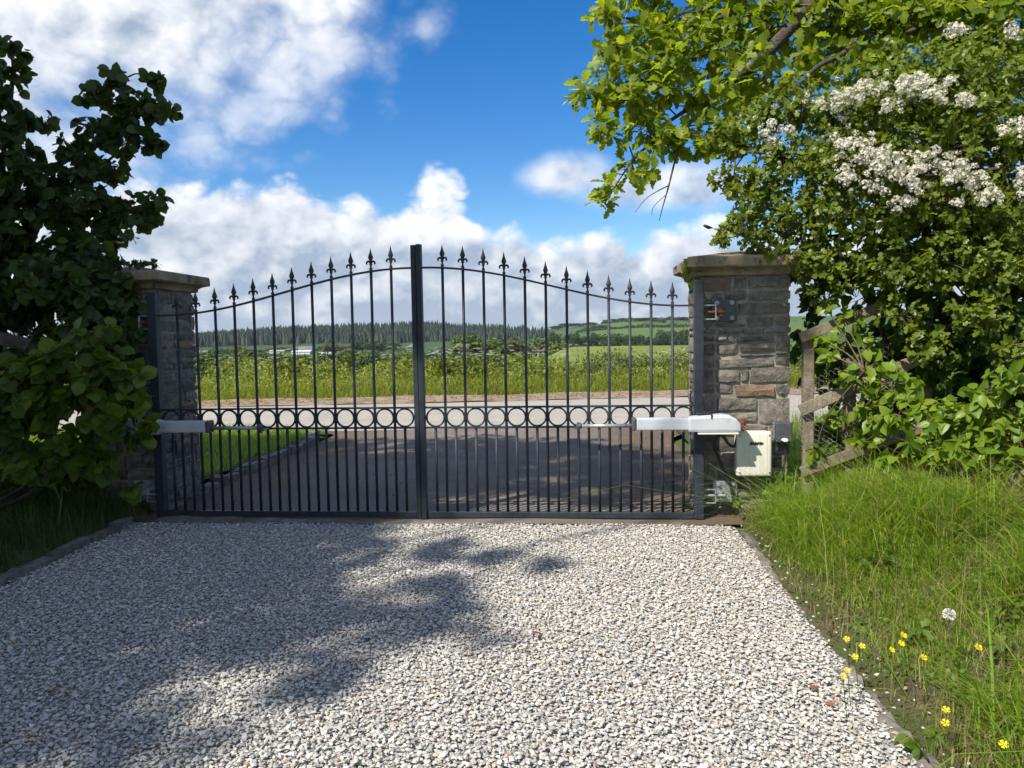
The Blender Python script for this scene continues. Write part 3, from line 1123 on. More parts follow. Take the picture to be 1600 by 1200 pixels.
# black box beside it
k0, k1 = at(1212, 692, .05), at(1239, 660, .05)
t = thing('key_switch', 'black key switch box with white button at the pillar edge', 'switch', ((k0[0] + k1[0]) / 2, .09, k0[2]))
bd = part('body', rbox(k0[0], k1[0], .05, .118, k0[2], k1[2], .01, 3), M['grey_plastic'], t, False)
part('side_trim', rbox(k0[0] - .006, k0[0] - .0005, .075, .117, k0[2] + .008, k1[2] - .004, .002, 2), M['steel'], bd)
bc = at(1227, 688, .03)
_bv, _bf = lathe([(.015, .030), (.018, .036), (.018, .049)], 14, (0, 0, 0), 'y')
part('button', (_bv * [1.25, 1, .72] + [bc[0], 0, bc[2]], _bf), M['white_plastic'], t, False)
part('cable', tube(smooth_path([at(1226, 693, .09), at(1227, 715, .085), at(1224, 745, .09), at(1226, 790, .10)], 5), .008, 8), M['black_plastic'], t, True)

# cable loop from the ram to the ground
t_c = link('power_cable', make_mesh('power_cable', *tube(smooth_path([at(1152, 683, .02), at(1148, 697, .02), at(1139, 694, .02), at(1129, 681, .02), at(1120, 682, .03),
      at(1116, 697, .04), at(1123, 717, .05), at(1134, 742, .06), at(1144, 768, .07), at(1146, 800, .09)], 6), .011, 8), M['black_plastic'], True))
tag(t_c, 'black power cable looping from the ram down the sunlit pillar', 'cable')

# photocells on the inner faces of the pillars
for s, xx, lab in ((1, PX0 - .022, 'small black photocell on the inner face of the sunlit pillar'), (-1, -1.99 + .022, 'small black photocell on the inner face of the shaded pillar')):
    t = thing('photocell', lab, 'sensor', (xx, .30, .42), 'gate photocells')
    part('body', rbox(xx - .014, xx + .024, .27, .33, .40, .52, .008, 2) if s > 0 else rbox(xx - .024, xx + .014, .27, .33, .40, .52, .008, 2), M['black_plastic'], t)
    part('lens', rbox(xx - s * .014 - .003, xx - s * .014 + .003, .282, .318, .43, .49, .002, 1), M['grey_plastic'], t)


# ================================================================== PLANTS
def leaf_shape(half, fold=.25, curl=.18):
    """blade along +y from the stalk, upper side +z; half = outline of one side"""
    n = len(half)
    v = []
    for x, y in half: v.append((0, min(max(y, 0), 1), -curl * y * y))
    for x, y in half: v.append((x, y, abs(x) * fold - curl * y * y))
    for x, y in half: v.append((-x, y, abs(x) * fold - curl * y * y))
    f = []
    for i in range(n - 1):
        for o, flip in ((n, 0), (2 * n, 1)):
            q = [(i, o + i, o + i + 1), (i, o + i + 1, i + 1)]
            for a in q:
                if len({tuple(np.round(v[k], 5)) for k in a}) == 3:
                    f.append(a[::-1] if flip else a)
    return np.array(v, dtype=float), np.array(f, dtype=np.int64)


OAK = leaf_shape([(0, 0), (.09, .14), (.07, .21), (.22, .34), (.12, .43), (.30, .58), (.18, .68), (.25, .83), (.12, .92), (0, 1)])
HAZEL = leaf_shape([(0, .0), (.24, .0), (.42, .22), (.47, .48), (.40, .70), (.20, .86), (0, 1)], .18, .22)
HAW = leaf_shape([(0, 0), (.36, .44), (.17, .53), (.28, .82), (0, 1)])
OVATE = leaf_shape([(0, 0), (.22, .10), (.34, .36), (.27, .64), (.11, .88), (0, 1)], .3, .2)
IVY = leaf_shape([(0, 0), (.27, -.06), (.42, .14), (.31, .36), (.28, .56), (.13, .78), (0, 1)], .12, .15)
PLAIN = leaf_shape([(0, 0), (.36, .48), (0, 1)], .2, .1)


def unit(a):
    return a / (np.linalg.norm(a, axis=-1, keepdims=True) + 1e-9)


def frames(d, nrm):
    """columns x, y = leaf direction, z = leaf normal"""
    y = unit(d)
    z = unit(nrm - y * np.sum(nrm * y, -1, keepdims=True))
    x = np.cross(y, z)
    return np.stack([x, y, z], -1)


def spread(shape, pos, rot, size):
    v, f = shape
    V = np.einsum('nij,kj->nki', rot, v) * size[:, None, None] + pos[:, None, :]
    F = (f[None] + (np.arange(len(pos)) * len(v))[:, None, None]).reshape(-1, f.shape[1])
    return V.reshape(-1, 3), F


def rpx(r, Y):
    return r * (Y - CAM[1]) / FPX


def leafy(root, shape, mat, clumps, size, dens, per, seed, own=300, up=.8, droop=.25, branch=None, squash=.8, name='foliage', twig_r=.0022,
          shell=2.0, twigs=True, szj=.5, depth=1.0):
    """leaves in sprays at twig ends, filling the clumps (world x, y, z, radius)"""
    rng = np.random.default_rng(seed)
    P, D, N = [], [], []
    tw = []
    for c in clumps:
        c = np.asarray(c, dtype=float)
        ctr, r = c[:3], c[3]
        n = max(3, int(dens * r * r * (c[4] if len(c) > 4 else 1)))
        q = unit(rng.normal(size=(n, 3))) * (rng.random((n, 1)) ** (1 / shell))
        tip = ctr + q * r * np.array([1, depth, squash])
        hub = ctr
        if branch is not None and len(branch):
            B = np.asarray(branch)
            hub = B[np.argmin(np.linalg.norm(B - ctr, axis=1))]
            if twigs and np.linalg.norm(hub - ctr) > .03:
                mid = (hub + ctr) / 2 + rng.normal(0, .12, 3) * np.linalg.norm(hub - ctr) + np.array([0, 0, .03])
                tw.append(tube(smooth_path([hub, mid, ctr], 4), np.linspace(twig_r * 3.2, twig_r * 1.6, 9), 5, False))
        for k in range(n):
            out = unit(tip[k] - ctr + rng.normal(0, .1, 3) * r)
            if twigs and (k % 2 == 0 or n < 30):
                s_ = ctr + (tip[k] - ctr) * rng.uniform(0, .3)
                tw.append(tube([s_, (s_ + tip[k]) / 2 + rng.normal(0, .10, 3) * r * .5, tip[k]], [twig_r * 1.5, twig_r, twig_r * .6], 3, False))
            m = per + rng.integers(-1, 2)
            ph = rng.uniform(0, 6.28)
            a = unit(np.cross(out, [.3, .2, .9])); b = np.cross(out, a)
            for j in range(m):
                an = ph + j * 2.4
                dd = out * rng.uniform(.25, .9) + (a * math.cos(an) + b * math.sin(an)) + np.array([0, 0, -droop])
                P.append(tip[k] - out * size * .35 * j / m + rng.normal(0, .1, 3) * size)
                D.append(dd + rng.normal(0, .2, 3))
                N.append(np.array([-.15, -.25, up]) + rng.normal(0, .58, 3) + out * .35)
    P, D, N = np.array(P), np.array(D), np.array(N)
    rot = frames(D, N)
    sz = size * (1 + rng.uniform(-szj, szj * .6, len(P)))
    u_, w_, z_ = project(P)
    inside = (z_ > .2) & (u_ > 5) & (u_ < 1595) & (w_ > 5) & (w_ < 1195)
    key = np.where(inside, z_, 1e9)
    order = np.argsort(key)
    single = [i for i in order[:own] if inside[i]]
    mask = np.ones(len(P), bool); mask[single] = False
    base = WORLD[root.name]
    v, f = spread(shape, P[mask] - base, rot[mask], sz[mask])
    tint = np.repeat(rng.random(mask.sum()), len(shape[1]))
    o = link(name, make_mesh(name, v, f, mat, False, tint), root, base)
    tag(o, kind='stuff')
    if single:
        sv, sf = shape
        me = make_mesh('leaf', sv, sf, mat, False)
        for i in single:
            q = bpy.data.objects.new('leaf', me)
            col.objects.link(q)
            q.parent = root
            q.matrix_basis = Matrix.LocRotScale(Vector(P[i] - base), Matrix(rot[i].tolist()).to_quaternion(), Vector((sz[i],) * 3))
    if twigs and tw:
        v, f = join(tw)
        o = link('twigs', make_mesh('twigs', v - base, f, M['twig'], True), root, base)
        tag(o, kind='stuff')
    return P


def limb(root, name, pts, r0, r1, sides=8, mat='bark', n=6):
    p = smooth_path(pts, n)
    k = len(p)
    rs = np.random.default_rng(int(abs(pts[0][0]) * 1000) + k)
    rad = np.linspace(r0, r1, k) * (1 + rs.uniform(-.1, .1, k))
    part(name, tube(p, rad, sides), M[mat], root, True)
    return [np.asarray(q) for q in p]


def pc(*rows):
    """clumps written as photograph position, distance plane and radius in pixels"""
    out = []
    for r in rows:
        p = at(r[0], r[1], r[2])
        out.append((*p, rpx(r[3], r[2]), *(r[4:5])))
    return out


M['oak_leaf'] = leafmat('oak_leaf', [(.085, .145, .010), (.135, .205, .013), (.19, .255, .018), (.25, .30, .026), (.115, .18, .012)], .55)
M['haw_leaf'] = leafmat('hawthorn_leaf', [(.070, .115, .012), (.105, .155, .016), (.14, .195, .022), (.175, .22, .03), (.12, .165, .02)], .42, .4)
M['hazel_leaf'] = leafmat('hazel_leaf', [(.050, .095, .014), (.080, .14, .016), (.11, .175, .018), (.15, .215, .024)], .45, .5)  # lightened for the light that reaches the front bush
M['hazel_shaded'] = leafmat('shaded_hazel_leaf', [(.030, .058, .014), (.040, .074, .016), (.052, .090, .018), (.065, .105, .018)], .30, .5)  # darker copy of the hazel leaf, shade put into its colour
M['ivy_leaf'] = leafmat('ivy_leaf', [(.040, .085, .014), (.060, .115, .016), (.085, .145, .018), (.13, .19, .022)], .35, .5, spec=.25)
M['honeysuckle_leaf'] = leafmat('broad_shrub_leaf', [(.085, .155, .014), (.12, .20, .018), (.165, .245, .022), (.21, .275, .028)], .40, .40)
M['shade_leaf'] = leafmat('tall_tree_leaf', [(.035, .075, .012), (.055, .10, .016), (.075, .125, .02)], .25)
M['petal'] = leafmat('hawthorn_petal', [(.58, .56, .45), (.66, .64, .53), (.72, .70, .60)], .25, .6, (1, 1, .95), .2)
M['anther'] = surf('anther', (.35, .30, .12), (.45, .38, .18), 90, .8, 0)
M['grass'] = leafmat('grass_blade', [(.095, .19, .016), (.14, .26, .02), (.19, .31, .026), (.25, .33, .045), (.32, .30, .10)], .45, .5)
M['grass_dry'] = leafmat('dry_grass_blade', [(.26, .21, .10), (.34, .28, .15), (.20, .18, .07), (.14, .16, .04)], .3, .6, (1.2, 1.1, .8))
M['grass_shade'] = leafmat('lawn_blade', [(.055, .105, .012), (.080, .14, .015), (.11, .17, .02)], .35, .5)
M['verge_blade'] = leafmat('roadside_grass_blade', [(.12, .18, .025), (.18, .24, .03), (.24, .285, .045), (.30, .30, .08)], .42, .55)
M['yellow'] = leafmat('buttercup_petal', [(.75, .55, .01), (.80, .62, .015)], .2, .35, (1, .9, .3), .5)
M['umbel'] = leafmat('cow_parsley_flower', [(.62, .64, .54), (.72, .73, .64), (.78, .79, .72)], .3, .6, (1, 1, .95))
M['herb'] = leafmat('roadside_herb_leaf', [(.07, .11, .024), (.14, .19, .032), (.22, .26, .045), (.29, .295, .075)], .42, .5)
M['hedge_leaf'] = leafmat('clipped_hedge_leaf', [(.055, .085, .018), (.085, .12, .024), (.11, .14, .030), (.12, .105, .04)], .35, .5)
M['dead_leaf'] = leafmat('dead_leaf', [(.22, .085, .025), (.32, .14, .04), (.26, .12, .05)], .25, .6, (1.2, .8, .5))

# ---------------------------------------------------------------- oak over the lit pillar
t = thing('oak_tree', 'oak tree reaching bright lobed leaves over the drive', 'tree', (6.2, 1.6, 0))
tr = limb(t, 'trunk', [(6.2, 1.6, -.1), (6.15, 1.6, 1.5), (6.0, 1.55, 3.2), (5.9, 1.5, 5.5), (5.8, 1.5, 7.5)], .28, .10, 12)
A = lambda px, py, Y: at(px, py, Y)
l1 = limb(t, 'branch', [(6.05, 1.55, 3.0), A(1500, -60, 1.0), A(1340, -20, .9), A(1275, 5, .8), A(1190, 90, .7), A(1120, 140, .6), A(1045, 190, .5)], .10, .012)
l2 = limb(t, 'branch', [A(1190, 90, .7), A(1120, 80, .7), A(1050, 110, .6), A(960, 150, .45), A(880, 153, .4)], .022, .003, 6)
l3 = limb(t, 'branch', [A(1275, 5, .8), A(1180, 10, .8), A(1080, 40, .75), A(990, 30, .7), A(940, 20, .6)], .025, .004, 6)
l4 = limb(t, 'branch', [A(1120, 140, .6), A(1070, 200, .5), A(1010, 230, .4), A(975, 270, .35), A(945, 318, .3)], .016, .003, 6)
l5 = limb(t, 'branch', [A(1070, 200, .5), A(1055, 250, .4), A(1045, 290, .35), A(1035, 325, .32), A(1030, 345, .32)], .010, .002, 5)
l5b = limb(t, 'branch', [A(1045, 290, .35), A(1025, 300, .33), A(1008, 312, .33), A(992, 332, .33)], .005, .0015, 5)
l5c = limb(t, 'branch', [A(1040, 305, .35), A(1022, 322, .33), A(1018, 336, .33)], .003, .0015, 5)
l6 = limb(t, 'branch', [A(1340, -20, .9), A(1330, 70, .7), A(1270, 110, .5), A(1200, 190, .4), A(1150, 260, .3)], .03, .004, 6)
l7 = limb(t, 'branch', [A(1500, -60, 1.0), A(1480, 20, .7), A(1420, 50, .6), A(1360, 90, .5)], .04, .008, 6)
ob = l1 + l2 + l3 + l4 + l6 + l7
leafy(t, OAK, M['oak_leaf'], pc((955, 18, .6, 34), (1005, 45, .6, 50), (965, 70, .5, 32), (1060, 25, .8, 55), (1030, 95, .5, 55), (960, 120, .45, 42), (915, 140, .4, 30),
      (985, 150, .4, 40), (1040, 150, .5, 42), (1090, 80, .7, 55), (1110, 150, .5, 45), (1150, 40, .9, 65), (1170, 120, .7, 55), (1230, 40, 1.0, 65), (1240, 110, .8, 50),
      (1310, 40, .9, 65), (1380, 40, .8, 70), (1460, 35, .7, 75), (1550, 40, .6, 80), (1350, 100, .6, 45), (935, 195, .35, 26), (960, 215, .35, 22), (1010, 205, .4, 34),
      (1060, 215, .45, 36), (1100, 215, .45, 34), (960, 292, .3, 20), (943, 318, .3, 15), (985, 265, .33, 22), (1020, 258, .36, 20), (1150, 200, .45, 40),
      (1600, 90, .5, 70), (1500, 95, .55, 50), (1290, -60, 1.0, 90), (1150, -60, 1.0, 90), (1430, -60, .9, 90), (1010, -50, .8, 60), (1560, -60, .7, 90)),
      .108, 520, 6, 31, branch=ob, up=.75)

# ---------------------------------------------------------------- hawthorn with blossom
t = thing('hawthorn_bush', 'hawthorn bush with white blossom beside the sunlit pillar', 'bush', (4.1, .35, .5))
h1 = limb(t, 'trunk', [(4.1, .35, .4), (4.0, .3, 1.2), (3.85, .2, 1.9), (3.6, .1, 2.5)], .07, .03, 8)
h2 = limb(t, 'branch', [(3.85, .2, 1.9), A(1400, 300, -.1), A(1300, 270, 0), A(1200, 240, .1), A(1140, 240, .2)], .03, .004, 6)
h3 = limb(t, 'branch', [(3.6, .1, 2.5), A(1420, 160, -.1), A(1320, 150, 0), A(1230, 150, .1)], .025, .004, 6)
h4 = limb(t, 'branch', [(4.0, .3, 1.2), A(1400, 380, .0), A(1280, 370, .05), A(1190, 360, .1), A(1140, 372, .15)], .025, .003, 6)
h5 = limb(t, 'branch', [(3.85, .2, 1.9), A(1520, 280, -.2), A(1580, 260, -.3)], .03, .006, 6)
HC = pc((1145, 215, .25, 42), (1195, 185, .2, 50), (1250, 160, .15, 52), (1145, 285, .2, 36), (1185, 300, .2, 46), (1165, 345, .15, 34), (1130, 368, .15, 20), (1225, 255, .1, 58),
        (1225, 335, .1, 52), (1190, 385, .1, 34), (1300, 185, 0, 58), (1320, 260, -.1, 66), (1390, 160, -.1, 70), (1410, 260, -.2, 76), (1480, 130, -.1, 76), (1530, 220, -.25, 80),
        (1585, 320, -.35, 70), (1480, 320, -.25, 70), (1390, 340, -.2, 60), (1300, 330, -.05, 60), (1590, 130, -.15, 70), (1270, 390, .05, 46), (1620, 220, -.2, 70), (1350, 220, .5, 90), (1480, 220, .45, 110), (1400, 320, .5, 90), (1560, 300, .4, 100), (1290, 280, .45, 60), (1520, 120, .5, 90), (1400, 110, .5, 60),
        (1262, 410, .02, 34), (1315, 415, -.05, 44), (1390, 420, -.2, 54), (1470, 405, -.3, 56), (1560, 415, -.4, 60), (1265, 455, .1, 22), (1290, 470, .12, 16), (1405, 490, -.2, 34), (1530, 495, -.4, 46), (1585, 540, -.5, 40), (1450, 545, -.25, 34))
leafy(t, HAW, M['haw_leaf'], HC, .052, 1500, 6, 41, branch=h1 + h2 + h3 + h4 + h5, up=.7)


def blossom_mesh(seed):
    rs = np.random.default_rng(seed)
    v, f, n = [], [], 0
    for k in range(26):
        d = unit(rs.normal(size=3) + np.array([0, -.25, .55]))
        c = d * np.array([.045, .040, .034]) * rs.uniform(.8, 1.1)
        nn = unit(d + rs.normal(0, .25, 3))
        a = unit(np.cross(nn, [.2, .9, .3])); b = np.cross(nn, a)
        R = rs.uniform(.011, .0145)
        for j in range(5):
            an = j * 1.2566 + rs.uniform(-.1, .1)
            w = .62
            e = lambda q, r_, up: c + (a * math.cos(q) + b * math.sin(q)) * R * r_ + nn * up * R
            v += [c, e(an - w * .8, .62, .15), e(an - w * .45, 1.0, .32), e(an + w * .45, 1.0, .32), e(an + w * .8, .62, .15)]
            f += [(n, n + 1, n + 2), (n, n + 2, n + 3), (n, n + 3, n + 4)]
            n += 5
    return make_mesh('blossom_cluster', np.array(v), np.array(f), M['petal'])


BL = [blossom_mesh(s) for s in range(5)]
rs = random.Random(9)
for px, py, rx, ry, n in ((1335, 215, 26, 18, 11), (1335, 240, 28, 20, 9), (1322, 268, 17, 18, 9), (1365, 255, 22, 18, 12), (1395, 255, 28, 20, 18), (1425, 262, 26, 20, 15), (1450, 250, 14, 14, 5),
                          (1478, 265, 24, 20, 11), (1505, 272, 22, 16, 10), (1530, 290, 20, 14, 8), (1548, 310, 18, 8, 6), (1410, 322, 18, 14, 10), (1380, 290, 30, 10, 6), (1340, 145, 22, 14, 10),
                          (1315, 160, 14, 10, 5), (1420, 135, 36, 12, 14), (1455, 132, 26, 14, 10), (1465, 150, 18, 8, 4), (1205, 208, 12, 20, 9), (1232, 205, 9, 6, 3), (1400, 165, 18, 8, 5), (1597, 292, 8, 24, 8),
                          (1497, 45, 14, 8, 5), (1520, 155, 20, 8, 5), (1585, 200, 16, 10, 6), (1285, 160, 10, 10, 3), (1500, 310, 10, 8, 3), (1440, 295, 12, 10, 4), (1590, 45, 14, 8, 3)):
    for k in range(int(n * 1.5)):
        Y = -.36 - .0006 * (px - 1200) + rs.uniform(-.07, .12) if px > 1280 else -.02 + rs.uniform(-.05, .05)
        a = rs.uniform(0, 6.28); q = rs.random() ** .5
        q = q * 1.25
        p = at(px + rx * q * math.cos(a), py + ry * q * math.sin(a), Y)
        o = link('blossom', BL[rs.randrange(5)], t, p)
        o.rotation_euler = (rs.uniform(-.3, .3), rs.uniform(-.3, .3), rs.uniform(0, 6.28))
        s_ = rs.uniform(.35, .85)
        o.scale = (s_, s_, s_)

for k in range(110):
    p = at(rs.uniform(1170, 1600), rs.choice([rs.uniform(110, 200), rs.uniform(190, 330)]), rs.uniform(-.42, -.1))
    o = link('blossom', BL[rs.randrange(5)], t, p)
    o.rotation_euler = (rs.uniform(-.4, .4), rs.uniform(-.4, .4), rs.uniform(0, 6.28))
    s_ = rs.uniform(.15, .42)
    o.scale = (s_, s_, s_)

# ---------------------------------------------------------------- ivy thicket behind and under the hawthorn
t = thing('ivy_thicket', 'dark ivy thicket over the fence under the hawthorn', 'ivy', (3.6, .2, .4))
i1 = limb(t, 'stem', [(3.7, .25, .3), (3.7, .2, .9), A(1480, 500, .1), A(1450, 400, .1), A(1440, 330, .1)], .035, .012, 7)
i2 = limb(t, 'stem', [(3.5, .35, .3), A(1400, 620, .3), A(1380, 520, .3), A(1330, 430, .25), A(1290, 400, .2)], .025, .008, 7)
i3 = limb(t, 'stem', [(4.3, -.1, .4), A(1580, 560, 0), A(1570, 450, 0), A(1590, 330, 0)], .035, .012, 7)
leafy(t, IVY, M['ivy_leaf'], pc((1262, 425, .3, 26), (1310, 425, .25, 40), (1400, 430, .1, 75), (1490, 430, 0, 80), (1575, 430, -.1, 80), (1425, 510, .15, 60), (1500, 520, 0, 80),
      (1585, 530, -.15, 80), (1440, 600, .15, 60), (1520, 620, 0, 80), (1600, 640, -.2, 80), (1430, 680, .1, 45), (1500, 700, 0, 60), (1262, 480, .35, 26), (1262, 520, .4, 22), (1256, 590, .42, 12),
      (1650, 540, -.3, 90), (1650, 420, -.2, 90), (1560, 700, -.1, 60), (1300, 395, .15, 40), (1440, 740, .0, 40), (1500, 770, -.1, 40), (1570, 770, -.2, 44), (1640, 740, -.3, 60), (1430, 380, .15, 60), (1540, 380, .1, 70), (1340, 470, .75, 45, .4), (1600, 380, .5, 90), (1285, 560, .75, 46), (1330, 610, .7, 50), (1300, 680, .65, 40), (1370, 560, .7, 50), (1360, 680, .5, 46), (1480, 600, .7, 110), (1590, 560, .6, 110), (1400, 560, .8, 80)),
      .088, 420, 6, 51, branch=i1 + i2 + i3, up=.3, droop=.5, shell=2.6)

# ---------------------------------------------------------------- pale broad-leaved shrub at the right edge
t = thing('broadleaf_shrub', 'bright yellow-green shrub spilling over the wire netting', 'shrub', (3.35, -.7, .35))
s1 = limb(t, 'stem', [(3.35, -.7, .3), A(1480, 700, -.7), A(1540, 640, -.9), A(1585, 590, -1.0)], .014, .004, 6, 'twig')
s2 = limb(t, 'stem', [(3.35, -.7, .3), A(1430, 690, -.6), A(1400, 620, -.45), A(1350, 580, -.3)], .012, .003, 6, 'twig')
s3 = limb(t, 'stem', [(3.35, -.7, .3), A(1500, 730, -.85), A(1560, 700, -1.05)], .012, .003, 6, 'twig')
leafy(t, OVATE, M['honeysuckle_leaf'], pc((1575, 600, -1.05, 42), (1520, 640, -.9, 46), (1585, 660, -1.05, 46), (1475, 655, -.8, 40), (1540, 700, -1.0, 44), (1595, 725, -1.1, 36), (1490, 705, -.85, 36),
      (1430, 640, -.6, 34), (1420, 700, -.65, 34), (1395, 600, -.45, 34), (1350, 575, -.3, 26), (1385, 660, -.45, 26), (1455, 745, -.75, 26), (1405, 745, -.65, 24), (1300, 560, -.1, 14), (1545, 745, -1.0, 20), (1560, 760, -1.05, 12), (1390, 720, -.55, 22), (1440, 770, -.7, 18), (1575, 770, -1.05, 26), (1520, 765, -.95, 22), (1480, 760, -.85, 20), (1420, 790, -.7, 12), (1345, 640, -.25, 16), (1320, 600, -.15, 14), (1292, 535, .03, 20), (1318, 500, .0, 20), (1345, 600, -.08, 24), (1300, 655, .02, 18), (1372, 640, -.12, 26), (1290, 478, .05, 18), (1352, 545, -.06, 22), (1350, 690, -.15, 22), (1275, 705, .05, 12)),
      .074, 820, 5, 61, branch=s1 + s2 + s3, up=.5, droop=.5)

# ivy sprig at the pillar's coping
t = thing('ivy_sprig', 'green ivy sprig hanging at the corner of the lit coping', 'ivy', at(1080, 415, .1))
leafy(t, IVY, M['oak_leaf'], pc((1076, 410, .1, 9), (1072, 425, .08, 8), (1082, 440, .08, 7)), .034, 9000, 4, 71, own=40, twig_r=.001)
t = thing('ivy_sprig', 'dark ivy sprig on the coping of the shaded pillar', 'ivy', at(200, 415, .1))
leafy(t, IVY, M['hazel_shaded'], pc((200, 410, .1, 12), (225, 412, .1, 9), (175, 415, .05, 16), (242, 412, .1, 5), (150, 430, .02, 26), (160, 460, .0, 26), (120, 460, .0, 34), (165, 500, .03, 24), (195, 470, .06, 14)), .055, 2200, 4, 72, own=40, twig_r=.0012)

# ---------------------------------------------------------------- hazel tree and bush on the shaded side
t = thing('hazel_tree', 'tall dark hazel in shade above the shaded pillar', 'tree', (-3.5, .3, .1))
z1 = limb(t, 'trunk', [(-3.5, .3, .05), (-3.45, .3, 1.0), A(40, 400, .3), A(90, 300, .35), A(170, 200, .4), A(200, 120, .4)], .045, .006, 8)
z2 = limb(t, 'branch', [(-3.5, .35, .5), A(60, 440, .3), A(140, 370, .4), A(220, 330, .4), A(262, 310, .4)], .025, .004, 6)
z3 = limb(t, 'branch', [(-3.6, .2, .3), A(0, 400, .2), A(5, 250, .2), A(20, 130, .2), A(15, 60, .2)], .035, .004, 6)
z4 = limb(t, 'branch', [A(90, 300, .35), A(170, 250, .4), A(240, 190, .4), A(280, 165, .4)], .015, .003, 6)
z5 = limb(t, 'branch', [(-3.5, .3, .9), A(70, 500, .3), A(150, 440, .35)], .02, .005, 6)
leafy(t, HAZEL, M['hazel_shaded'], pc((15, 75, .2, 22), (25, 110, .2, 28), (10, 150, .2, 36), (30, 190, .2, 30), (15, 240, .2, 48), (55, 285, .25, 50), (10, 320, .2, 55), (70, 190, .3, 16), (110, 225, .35, 26), (150, 150, .4, 26),
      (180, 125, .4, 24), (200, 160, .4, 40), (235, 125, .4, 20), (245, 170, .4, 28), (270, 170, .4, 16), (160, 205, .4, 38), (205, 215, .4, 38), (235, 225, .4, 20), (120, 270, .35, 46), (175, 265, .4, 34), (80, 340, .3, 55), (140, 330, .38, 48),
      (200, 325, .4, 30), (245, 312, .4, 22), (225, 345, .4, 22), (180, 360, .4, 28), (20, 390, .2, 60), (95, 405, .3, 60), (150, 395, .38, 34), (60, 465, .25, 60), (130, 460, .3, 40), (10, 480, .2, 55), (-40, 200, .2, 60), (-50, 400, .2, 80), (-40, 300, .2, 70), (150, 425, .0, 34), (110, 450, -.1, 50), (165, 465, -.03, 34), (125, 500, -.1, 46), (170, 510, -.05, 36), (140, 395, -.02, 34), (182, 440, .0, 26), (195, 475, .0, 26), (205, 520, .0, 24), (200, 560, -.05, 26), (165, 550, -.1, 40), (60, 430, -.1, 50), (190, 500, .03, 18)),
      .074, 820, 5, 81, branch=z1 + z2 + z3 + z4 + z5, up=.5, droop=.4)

t = thing('hazel_bush', 'low hazel bush with lighter leaves in front of the shaded pillar', 'bush', (-3.1, -.6, .1))
y1 = limb(t, 'stem', [(-3.1, -.55, .05), A(60, 760, -.6), A(90, 660, -.55), A(130, 570, -.5), A(165, 515, -.45)], .018, .004, 6)
y2 = limb(t, 'stem', [(-3.1, -.55, .05), A(70, 740, -.6), A(130, 680, -.5), A(200, 650, -.42), A(235, 660, -.4)], .014, .003, 6)
y3 = limb(t, 'stem', [(-3.2, -.6, .05), A(10, 700, -.65), A(20, 620, -.65), A(20, 560, -.6)], .016, .004, 6)
leafy(t, HAZEL, M['hazel_leaf'], pc((172, 508, -.42, 20), (140, 525, -.45, 28), (110, 555, -.5, 38), (170, 560, -.42, 34), (205, 590, -.4, 30), (150, 610, -.48, 46), (60, 575, -.55, 46), (15, 590, -.6, 46), (90, 630, -.55, 52), (30, 650, -.65, 52), (205, 635, -.42, 32),
      (235, 660, -.4, 16), (160, 665, -.48, 44), (210, 690, -.42, 22), (100, 700, -.55, 48), (40, 715, -.62, 48), (150, 725, -.5, 34), (-30, 640, -.65, 60), (205, 765, -.4, 8)),
      .090, 600, 5, 91, branch=y1 + y2 + y3, up=.75, droop=.45)

t = thing('hedge_undergrowth', 'black shaded ivy filling the hedge below the hazel', 'ivy', (-3.2, .2, .1))
g1 = limb(t, 'stem', [(-3.2, .2, .05), (-3.2, .2, .6), (-3.1, .2, 1.2)], .03, .015, 6)
leafy(t, IVY, M['ivy_leaf'], pc((10, 720, .0, 80), (100, 730, .1, 80), (180, 730, .2, 50), (20, 620, .2, 90), (120, 620, .3, 80), (190, 600, .3, 40), (20, 520, .3, 70), (110, 520, .35, 60), (175, 530, .3, 30), (-60, 700, 0, 90), (-60, 560, .2, 90),
      (185, 480, .28, 26), (180, 660, .3, 36), (150, 780, .1, 30), (60, 790, 0, 40)), .085, 330, 6, 95, branch=g1, up=.3, droop=.5, own=120)


t = thing('added_hazel', 'unseen hazel foliage added to keep sky light off the shaded pillar', 'hedge', (-3.2, -2.6, .1))  # added out of view to block sky light from bush and pillar
g1 = []
for k in range(6):
    yy = -1.5 - .6 * k
    g1 += limb(t, 'stem', [(-3.1 - .1 * (k % 2), yy, .05), (-3.15, yy - .1, 1.2), (-3.0, yy, 2.4), (-2.9, yy + .1, 3.3)], .03, .012, 6)
leafy(t, HAZEL, M['hazel_shaded'], [(-2.85 + .2 * math.sin(k * 2.3), -1.5 - .28 * k, z, .5) for k in range(12) for z in (.5, 1.2, 1.9, 2.6, 3.3)] +
      [(-2.6, -.6, 4.7, .7), (-3.2, .2, 5.0, .8), (-2.2, -1.3, 4.4, .6), (-3.0, -1.3, 4.5, .8), (-3.4, -.6, 4.4, .7), (-2.3, .1, 4.9, .5)], .085, 160, 5, 97, own=0, branch=g1, up=.5, droop=.4, twigs=False)  # last clumps: canopy added above the view to darken the pillar

# ---------------------------------------------------------------- tall trees outside the picture that shade the drive
def over(fx, fy, r, z, k=1.0):
    """crown mass at height z whose shadow falls on the ground at (fx, fy)"""
    q = z / -SUN_L.z
    return (fx - SUN_L.x * q, fy - SUN_L.y * q, z, r, k)


def in_poly(x, y, poly):
    c = False
    for (x0, y0), (x1, y1) in zip(poly, poly[1:] + poly[:1]):
        if (y0 > y) != (y1 > y) and x < (x1 - x0) * (y - y0) / (y1 - y0) + x0: c = not c
    return c


